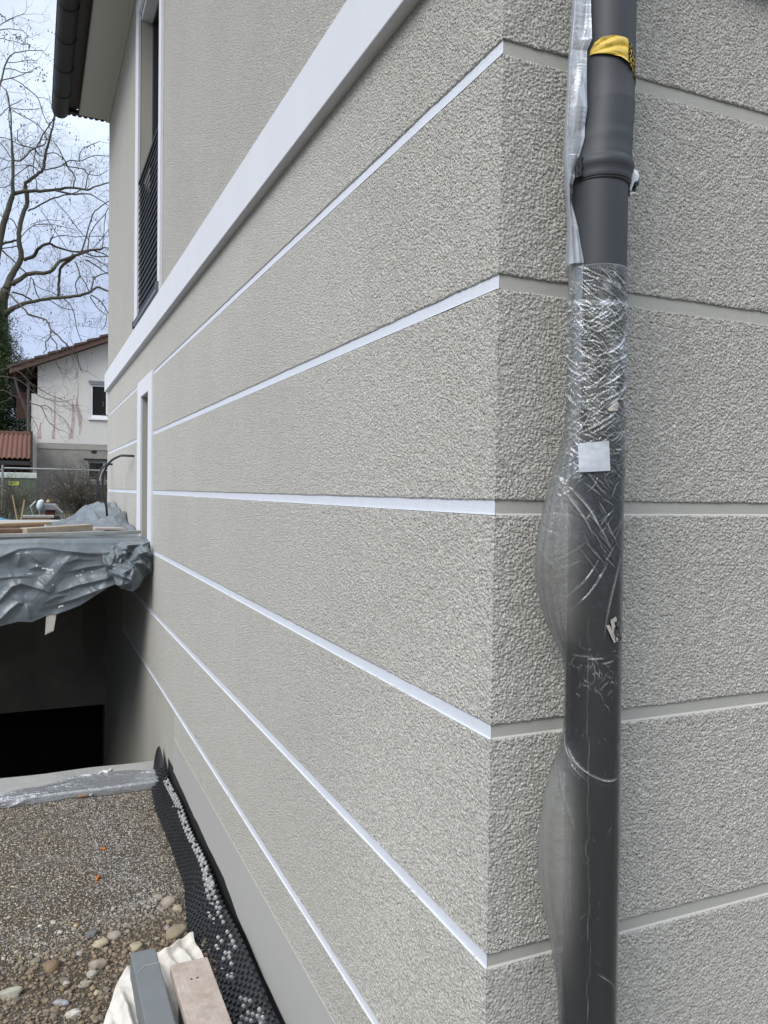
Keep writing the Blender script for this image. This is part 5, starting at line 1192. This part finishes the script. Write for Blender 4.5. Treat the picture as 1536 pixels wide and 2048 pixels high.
# ================================================================== trees
def px2w(u, v, Y): return Vector(on(1, Y, u, v))
def smooth(P, k=4):
    Q = []
    for i in range(len(P) - 1):
        p0 = P[max(i - 1, 0)]; p1 = P[i]; p2 = P[i + 1]; p3 = P[min(i + 2, len(P) - 1)]
        for j in range(k):
            t = j / k; Q.append(.5 * ((2 * p1) + (-p0 + p2) * t + (2 * p0 - 5 * p1 + 4 * p2 - p3) * t * t + (-p0 + 3 * p1 - 3 * p2 + p3) * t ** 3))
    Q.append(P[-1]); return Q
TY = 28.0; PXM = FPX / 28.9; TS = 1.5
rt = random.Random(3)
limbs = [
 [(-10, 1000, 22), (-4, 760, 20), (3, 650, 18), (6, 600, 15), (12, 578, 13)],
 [(12, 578, 12), (20, 560, 10), (29, 540, 9), (43, 515, 8), (38, 480, 7), (38, 460, 6.5), (45, 430, 6.5), (54, 405, 6), (53, 385, 6.5), (50, 370, 5), (60, 360, 5), (73, 350, 4.5), (87, 338, 4.5), (90, 315, 4), (97, 285, 3.5), (105, 255, 2.5), (111, 228, 2), (116, 200, 1)],
 [(-14, 560, 12), (-4, 500, 10), (5, 455, 9), (14, 428, 8), (24, 395, 7), (26, 385, 5.5), (26, 355, 4.5), (26, 318, 4.5), (23, 280, 2.6), (22, 240, 2), (18, 205, 1.5), (12, 180, 1)],
 [(26, 388, 6), (50, 382, 5.5), (80, 382, 4.5), (112, 380, 4.5), (140, 375, 3.6), (165, 379, 3), (178, 379, 2.8), (190, 373, 2), (217, 366, 1.8), (250, 362, 1.5)],
 [(112, 381, 3), (140, 388, 2.8), (157, 388, 2.4), (180, 388, 1.6), (200, 400, 1.3), (217, 412, 1)],
 [(56, 422, 2.5), (76, 412, 2.4), (100, 399, 2.2), (125, 391, 2), (146, 388, 1.6), (165, 378, 1.4)],
 [(25, 568, 8), (45, 555, 6.5), (60, 547, 6.5), (98, 545, 5.5), (108, 535, 5), (118, 523, 5), (140, 515, 4.5), (160, 508, 4), (180, 500, 3.5), (200, 499, 3), (207, 495, 2), (217, 496, 1.6), (240, 495, 1)],
 [(48, 520, 5), (66, 512, 5.5), (74, 502, 5), (82, 493, 4.5), (98, 487, 4), (112, 494, 3), (140, 502, 2.8), (160, 503, 2.6), (185, 500, 2), (217, 512, 1)],
 [(99, 487, 2.5), (103, 478, 2), (108, 469, 1)],
 [(150, 513, 4.5), (138, 522, 4.5), (125, 531, 4.5), (119, 545, 4), (118, 570, 4), (117, 594, 4)],
 [(6, 632, 10), (25, 617, 7), (45, 609, 6), (80, 600, 5), (115, 595, 5), (150, 592, 4.6), (175, 586, 4.2), (187, 579, 3.5), (196, 575, 3), (217, 582, 2.2), (240, 590, 1.5)],
 [(182, 585, 2.6), (187, 560, 2), (195, 552, 1.8), (217, 545, 1.5)],
 [(181, 590, 1.8), (196, 598, 1.6), (208, 612, 1.4), (217, 630, 1)],
 [(180, 592, 1.5), (192, 612, 1.3), (205, 625, 1.2), (214, 632, 1), (210, 650, .7), (203, 660, .6)],
 [(16, 583, 3), (30, 600, 3), (46, 616, 3), (56, 628, 3.2), (66, 632, 3), (92, 640, 2.8), (102, 658, 2.4), (120, 676, 2), (137, 693, 1.8), (150, 705, 1.4), (158, 725, 1.2), (163, 742, 1)],
 [(101, 656, 2), (101, 672, 1.6), (92, 684, 1.4), (92, 698, 1.2), (86, 706, .8)],
 [(101, 672, 1.6), (112, 688, 1.5), (116, 700, 1.3), (128, 698, 1)],
 [(24, 584, 2.2), (40, 588, 2.4), (52, 594, 2.4), (64, 600, 2)],
 [(65, 603, 1.3), (90, 598, 1.2), (110, 607, 1.2), (130, 617, 1.1), (150, 620, .8)],
 [(128, 598, 1.4), (142, 612, 1.3), (150, 635, 1.2), (154, 660, 1), (163, 685, .8)],
 [(66, 559, 1.6), (75, 590, 1.4), (82, 600, 1)], [(150, 523, 1.8), (157, 540, 2), (160, 552, 1.8), (151, 567, 1.4), (155, 590, 1)], [(160, 552, 1.6), (170, 565, 1.4), (178, 582, 1)],
 [(146, 376, 2), (150, 358, 2), (146, 347, 1.8), (135, 332, 1.6), (118, 300, 1.3), (108, 285, 1)], [(170, 378, 1.8), (176, 352, 1.4), (181, 342, 1)],
 [(87, 339, 2), (105, 337, 1.8), (125, 330, 1.8), (140, 321, 1.6), (165, 321, 1.3), (185, 312, 1), (217, 312, .8)], [(125, 330, 1.4), (145, 335, 1.5), (165, 337, 1.4), (177, 348, 1.2), (200, 350, .9), (217, 340, .7)],
 [(158, 321, 1.2), (160, 305, 1.1), (175, 292, 1), (200, 283, .8)], [(92, 308, 1.5), (110, 306, 1.3), (125, 316, 1.2), (135, 330, 1)],
 [(28, 320, 2.4), (42, 322, 2.4), (55, 308, 2.2), (68, 297, 2.2), (85, 292, 1.6), (92, 283, 1)], [(68, 297, 1.8), (45, 290, 1.5), (36, 280, 1.2), (36, 262, 1)], [(70, 298, 2), (78, 310, 1.6), (88, 312, 1.4)], [(70, 298, 1.8), (78, 285, 2), (90, 262, 1.8), (105, 240, 1.6), (113, 226, 1.2), (135, 228, .8)],
 [(71, 300, 1.5), (67, 325, 1.4), (67, 340, 1.3), (73, 365, 1.2), (73, 380, 1.2)], [(65, 330, 1.3), (48, 338, 1.2), (30, 352, 1)],
 [(86, 340, 1.4), (75, 325, 1), (60, 300, .8)], [(164, 502, 2.6), (173, 470, 2.2), (185, 430, 1.8), (195, 418, 1.6), (217, 402, 1.4)], [(176, 498, 1.6), (180, 468, 1.4), (195, 445, 1.3), (210, 428, 1.2), (217, 415, 1)],
 [(205, 495, 1.2), (208, 460, 1), (212, 425, .9)], [(188, 495, 1.1), (205, 475, 1), (217, 458, .9)],
 [(105, 395, 1), (135, 430, 1), (160, 462, 1), (178, 480, .9)], [(82, 420, .8), (110, 462, .8), (132, 495, .7)],
 [(43, 473, 1.3), (60, 455, 1.2), (75, 449, 1.1), (95, 448, 1), (120, 452, .8), (150, 458, .6)], [(60, 449, .8), (90, 440, .7), (120, 441, .5)],
 [(100, 478, 1.3), (125, 470, 1.1), (150, 474, 1), (185, 473, .9), (217, 472, .8)],
 [(3, 500, 2.5), (20, 515, 2), (40, 535, 1.8), (55, 548, 1.5)], [(0, 490, 4), (15, 485, 3.5), (35, 480, 3)], [(0, 498, 1.8), (18, 495, 1.6), (38, 492, 1.4)],
 [(20, 437, 1.6), (28, 443, 1.4), (36, 460, 1.2)], [(0, 430, 1.2), (8, 436, 1), (12, 445, .8)],
 [(-5, 190, 3), (3, 160, 2.6), (8, 140, 2.2), (14, 122, 2), (24, 108, 1.6), (40, 104, 1.2), (60, 101, 1), (85, 100, .7)], [(8, 138, 1.4), (25, 138, 1.2), (45, 146, 1), (65, 142, .8)], [(14, 125, 1), (35, 124, .9), (60, 120, .8), (75, 122, .6)],
 [(0, 162, 1.6), (20, 156, 1.3), (40, 152, 1.1), (60, 142, .9), (80, 132, .7)], [(20, 156, 1), (40, 165, 1.1), (55, 178, 1.2), (75, 195, 1.2), (85, 225, 1), (95, 248, 1.1), (104, 262, 1)],
 [(0, 60, 1.4), (20, 58, 1), (45, 62, .8), (55, 70, .6)], [(0, 50, 1.3), (15, 40, 1), (35, 32, .8), (50, 26, .5)], [(0, 77, 1), (25, 82, .8), (50, 88, .6), (62, 88, .4)], [(0, 28, 1.8), (8, 34, 1.6), (12, 44, 1)],
 [(0, 170, 1.2), (12, 182, 1.1), (18, 200, 1.1), (18, 240, 1.1), (22, 270, 1.1)], [(18, 215, 1.1), (40, 230, 1), (70, 245, .9), (88, 265, 1), (95, 280, .9)], [(18, 215, 1), (45, 220, .9), (80, 217, .7)], [(0, 232, 1.2), (18, 214, 1), (35, 205, .8), (45, 198, .6)],
 [(0, 275, 1.1), (18, 278, 1), (40, 290, 1.2), (60, 295, 1.2)], [(0, 285, 1.2), (15, 305, 1.1), (25, 320, 1)], [(0, 315, 1.2), (15, 321, 1), (25, 322, 1)], [(0, 375, 1.2), (15, 373, 1), (24, 365, 1)], [(0, 340, .9), (30, 332, .8), (60, 331, .8), (78, 342, .8)],
 [(217, 535, 1), (195, 520, 1.2), (172, 512, 1.5)], [(172, 520, 2.2), (190, 530, 1.8), (205, 540, 1.5), (217, 550, 1.2)], [(170, 505, 2), (190, 512, 2), (217, 513, 1.4)],
 [(62, 555, 1.2), (58, 575, 1), (52, 590, .8)], [(62, 555, 1.2), (72, 570, 1), (84, 578, .9), (105, 585, .8), (115, 592, .6)]]
tree = empty('bare_tree', (-1.7, TY, -.66), 'large bare deciduous tree with spreading limbs and hanging seed pods', 'tree')
b = MB(); tw = MB(); pods = MB(); seeds = []
def podcluster(p, n=4):
    for _ in range(n):
        q = p + Vector((rt.gauss(0, .08), rt.gauss(0, .08), -abs(rt.gauss(0, .09)))); l = rt.uniform(.05, .10); w_ = rt.uniform(.012, .024)
        pods.add([q, q + Vector((w_, 0, -l / 2)), q + Vector((0, 0, -l)), q + Vector((-w_, .01, -l / 2))], [(0, 1, 2, 3)])
def twig(p, d, ln, r, depth):
    P = [p]; dd = d.normalized(); n = 4
    for k in range(n):
        dd = (dd + Vector((rt.gauss(0, .22), rt.gauss(0, .15), rt.gauss(0, .22)))).normalized(); P.append(P[-1] + dd * ln / n)
    tw.tube(P, [r, r * .85, r * .7, r * .5, r * .25], 3, False)
    if depth > 0:
        for k in range(rt.choice([1, 2, 2, 3])):
            i = rt.randrange(1, n + 1); s_ = dd.cross(Vector((0, 1, 0))).normalized() * rt.choice([-1, 1])
            twig(P[i], dd * .8 + s_ * rt.uniform(.5, 1.1) + Vector((0, rt.uniform(-.4, .4), 0)), ln * rt.uniform(.5, .8), r * .62, depth - 1)
    elif rt.random() < .16: podcluster(P[-1], rt.randint(1, 3))
for li, L_ in enumerate(limbs):
    off = rt.uniform(-.9, .9) if li > 6 else 0
    Yl = TY + off * .6; P = []
    fwd = 6.5 if li in (14, 15, 16) else 0
    for k, (u, v, w_) in enumerate(L_):
        P.append(px2w(u, v, Yl - fwd * min(1, max(0, (v - 583) / 80)) + (.25 * sin(k * 1.3 + li) if li > 2 else .1 * sin(k))))
    R = [w_ / 2 / PXM for (_, _, w_) in L_]
    Q = smooth(P, 3); RR = np.interp(np.linspace(0, len(R) - 1, len(Q)), range(len(R)), R) * 1.18 + .003
    big = L_[0][2] > 3.0
    jt = [q + Vector((rt.gauss(0, .008), 0, rt.gauss(0, .008))) for q in Q]
    (b if big else tw).tube(jt, [max(x * (.8 if fwd else 1.0), .0065) for x in RR], 8 if big else 5)
    if big: b.V and None
    for i in range(2, len(Q)):
        r_here = RR[i]
        if r_here < .10 and rt.random() < (.40 if r_here > .015 else .42):
            d = (Q[i] - Q[i - 1]).normalized(); s_ = d.cross(Vector((0, 1, 0))).normalized() * rt.choice([-1, 1])
            twig(Q[i], d * .5 + s_ * rt.uniform(.4, 1) + Vector((0, rt.uniform(-.5, .5), .15)), rt.uniform(.4, 1.05), rt.uniform(.0055, .009), 2)
for (u, v) in [(50, 72), (52, 78), (36, 68), (25, 68), (5, 64), (8, 70), (80, 150), (83, 145), (75, 132), (92, 145), (50, 170), (12, 108), (55, 198), (156, 272), (180, 282), (96, 640), (176, 642), (72, 625), (6, 30), (10, 60), (68, 115), (55, 110), (74, 440), (36, 442), (105, 455), (115, 452), (55, 85), (3, 200), (96, 758), (20, 240), (100, 232), (0, 372), (60, 120), (40, 70), (30, 70), (88, 140)]:
    podcluster(px2w(u, v, TY), rt.randint(3, 6))
b.build('trunk', M_BARK, tree, True); tw.build('twigs', M_TWIG, tree); po_ = pods.build('seed_pods', M_POD, tree); po_['kind'] = 'stuff'
# drooping branch of a second bare tree in front of the neighbour's house
t2 = empty('overhanging_shrub', (-2.6, 13.6, -.66), 'bare arching shrub branches reaching in front of the neighbouring house gable', 'shrub')
b = MB(); tw = MB()
arcs = [[(-60, 800, 4), (-10, 757, 2.6), (20, 755, 2.2), (45, 765, 2), (75, 790, 1.6), (100, 800, 1.3), (125, 803, 1), (150, 797, .7)],
        [(-60, 830, 4), (-5, 782, 2.6), (25, 790, 2.3), (55, 805, 2), (80, 812, 1.8), (88, 825, 1.6), (97, 843, 1.4), (115, 858, 1.1), (130, 863, .9)],
        [(20, 738, 2), (40, 745, 2), (60, 765, 1.8), (80, 778, 1.5), (100, 790, 1.2), (120, 797, 1), (145, 810, .7)], [(80, 812, 1.3), (95, 812, 1.2), (110, 825, 1.1), (130, 840, .9), (140, 860, .6)],
        [(-10, 742, 1.4), (15, 737, 1.3), (40, 725, 1.3), (55, 738, 1.2), (65, 752, 1)], [(-30, 830, 2), (0, 806, 1.6), (15, 800, 1.4), (24, 792, 1.2)], [(48, 808, 1.3), (58, 825, 1.2), (72, 848, 1), (77, 862, .8)],
        [(100, 797, 1), (118, 812, 1), (140, 811, .8), (146, 813, .5)], [(120, 690, 1.5), (135, 700, 1.4), (150, 712, 1.3), (157, 730, 1.1), (165, 745, .8), (175, 742, .5)], [(115, 700, 1.2), (112, 725, 1), (118, 735, .8)], [(140, 702, 1), (148, 725, .9), (156, 748, .7), (150, 758, .5)]]
for li, L_ in enumerate(arcs):
    Yl = 13.6 + .2 * sin(li * 2); P = [px2w(u, v, Yl) for u, v, _ in L_]; Q = smooth(P, 3); pm = FPX / 14.5
    RR = np.interp(np.linspace(0, len(L_) - 1, len(Q)), range(len(L_)), [w_ / 2 / pm for _, _, w_ in L_])
    b.tube(Q, [max(r, .003) for r in RR], 5)
    for i in range(3, len(Q)):
        if rt.random() < .5:
            d = (Q[i] - Q[i - 1]).normalized(); s_ = d.cross(Vector((0, 1, 0))).normalized() * rt.choice([-1, 1]); twig(Q[i], d * .8 + s_ * rt.uniform(.3, .8), rt.uniform(.12, .35), .003, 1)
b.tube([(-2.6, 13.6, -.66), (-2.5, 13.6, .5), tuple(px2w(-60, 815, 13.6))], [.05, .04, .02], 6)
b.build('branches', M_TWIG, t2, True); tw.build('twigs', M_TWIG, t2)['kind'] = 'stuff'

# twiggy bushes
def bush(name, cx, cy, base_z, W_, H_, n, label, dens=3):
    global tw
    r_ = empty(name, (cx, cy, base_z), label, 'bush'); tw = MB(); st_ = MB()
    for k in range(n):
        a = rt.uniform(-1, 1); p = Vector((cx + rt.gauss(0, W_ * .16), cy + rt.gauss(0, .2), base_z)); top = Vector((cx + a * W_ * .55, cy + rt.gauss(0, .35), base_z + H_ * rt.uniform(.55, 1.05) * (1 - .35 * abs(a))))
        m1 = p.lerp(top, .4) + Vector((-a * W_ * .06, 0, H_ * .10)); P = smooth([p, m1, p.lerp(top, .75) + Vector((rt.gauss(0, .04), 0, H_ * .05)), top], 3)
        st_.tube(P, list(np.linspace(.008, .0028, len(P))), 4, False)
        for i in range(2, len(P)):
            for _ in range(2 if rt.random() < .6 else 1):
                d = (P[i] - P[i - 1]).normalized(); s_ = Vector((rt.gauss(0, 1), rt.gauss(0, .5), rt.gauss(.2, .7))).normalized(); twig(P[i], d * .7 + s_ * .8, rt.uniform(.12, .32), .0026, 1)
    st_.build('stems', M_TWIG, r_); tw.build('twigs', M_TWIG, r_)
    lv = MB()
    for k in range(int(n * 9)):
        a = rt.uniform(-1, 1); q = Vector((cx + a * W_ * .5, cy + rt.gauss(0, .3), base_z + rt.uniform(.05, 1) * H_ * (1 - .4 * abs(a)))); w_ = rt.uniform(.008, .02); e = Vector((rt.gauss(0, 1), rt.gauss(0, 1), rt.gauss(0, 1))).normalized() * w_; f_ = e.orthogonal().normalized() * w_ * .6
        lv.add([q - e, q + f_, q + e, q - f_], [(0, 1, 2, 3)])
    lv.build('dry_leaves', mat('dry_leaf', (.13, .12, .055), .8, var=(9, .7, (.20, .15, .08))), r_)
bush('bush', -.10, 13.2, -.62, 1.3, 1.0, 95, 'brown leafless bush between the site fence and the house corner')
bush('bush', -1.35, 13.9, -.62, 1.0, .75, 36, 'thin twiggy bush in front of the green container')
# conifer
cf = empty('conifer', (-2.7, 26, -.66), 'dark green conifer behind the roof end of the neighbouring house', 'tree')
MB().tube([(-2.5, 26, -.66), (-2.48, 26, 3), (-2.45, 26, 6.0)], [.22, .16, .04], 8).build('trunk', M_BARK, cf, True)
rc2 = np.random.default_rng(9); nC = 1300; Vt = []; Ct = []
for k in range(nC):
    h = rc2.uniform(0, 1) ** .8; z = -.4 + h * 6.6; rad = (1 - h ** 1.6) * 2.35 + .2
    a = rc2.uniform(0, 2 * pi); rr_ = rad * sqrt(rc2.uniform(.25, 1)) * rc2.uniform(.8, 1.08); c0 = np.array([-2.5 + rr_ * cos(a), 26 + rr_ * sin(a), z])
    n = 70; P = rc2.normal(0, 1, (n, 3)) * np.array([.19, .19, .12]) + c0 + np.array([0, 0, -.04])
    d = rc2.normal(0, 1, (n, 3)); d /= np.linalg.norm(d, axis=1)[:, None]; e = np.cross(d, rc2.normal(0, 1, (n, 3))); e /= np.linalg.norm(e, axis=1)[:, None]
    ln = rc2.uniform(.04, .09, (n, 1)); Vt.append(np.stack([P - d * ln, P + e * ln * .28, P + d * ln], 1).reshape(-1, 3))
    Ct.append(np.tile(np.array([.035, .062, .022]) * rc2.uniform(.55, 1.6) * np.array([rc2.uniform(.9, 1.3), 1, 1]), (n * 3, 1)))
Vt = np.concatenate(Vt); Ct = np.concatenate(Ct); Ft = np.arange(len(Vt)).reshape(-1, 3)
rawmesh('crown', Vt, Ft, M_LEAF, cf, False, Ct)
# distant hedge row so the horizon left of the house is closed
Vt = []; Ct = []
for k in range(1000):
    c0 = np.array([rc2.uniform(-9, -.9), rc2.uniform(25, 27), -.6 + rc2.uniform(0, 1) ** .8 * 3.4]); n = 40
    P = rc2.normal(0, 1, (n, 3)) * .2 + c0; d = rc2.normal(0, 1, (n, 3)); d /= np.linalg.norm(d, axis=1)[:, None]; e = np.cross(d, rc2.normal(0, 1, (n, 3))); e /= np.linalg.norm(e, axis=1)[:, None]
    ln = rc2.uniform(.05, .11, (n, 1)); Vt.append(np.stack([P - d * ln, P + e * ln * .35, P + d * ln], 1).reshape(-1, 3)); Ct.append(np.tile(np.array([.035, .06, .02]) * rc2.uniform(.5, 1.4), (n * 3, 1)))
Vt = np.concatenate(Vt); o = rawmesh('hedge', Vt, np.arange(len(Vt)).reshape(-1, 3), M_LEAF, None, False, np.concatenate(Ct)); tag(o, 'dark evergreen hedge behind the garage roof', 'hedge', kind='stuff')
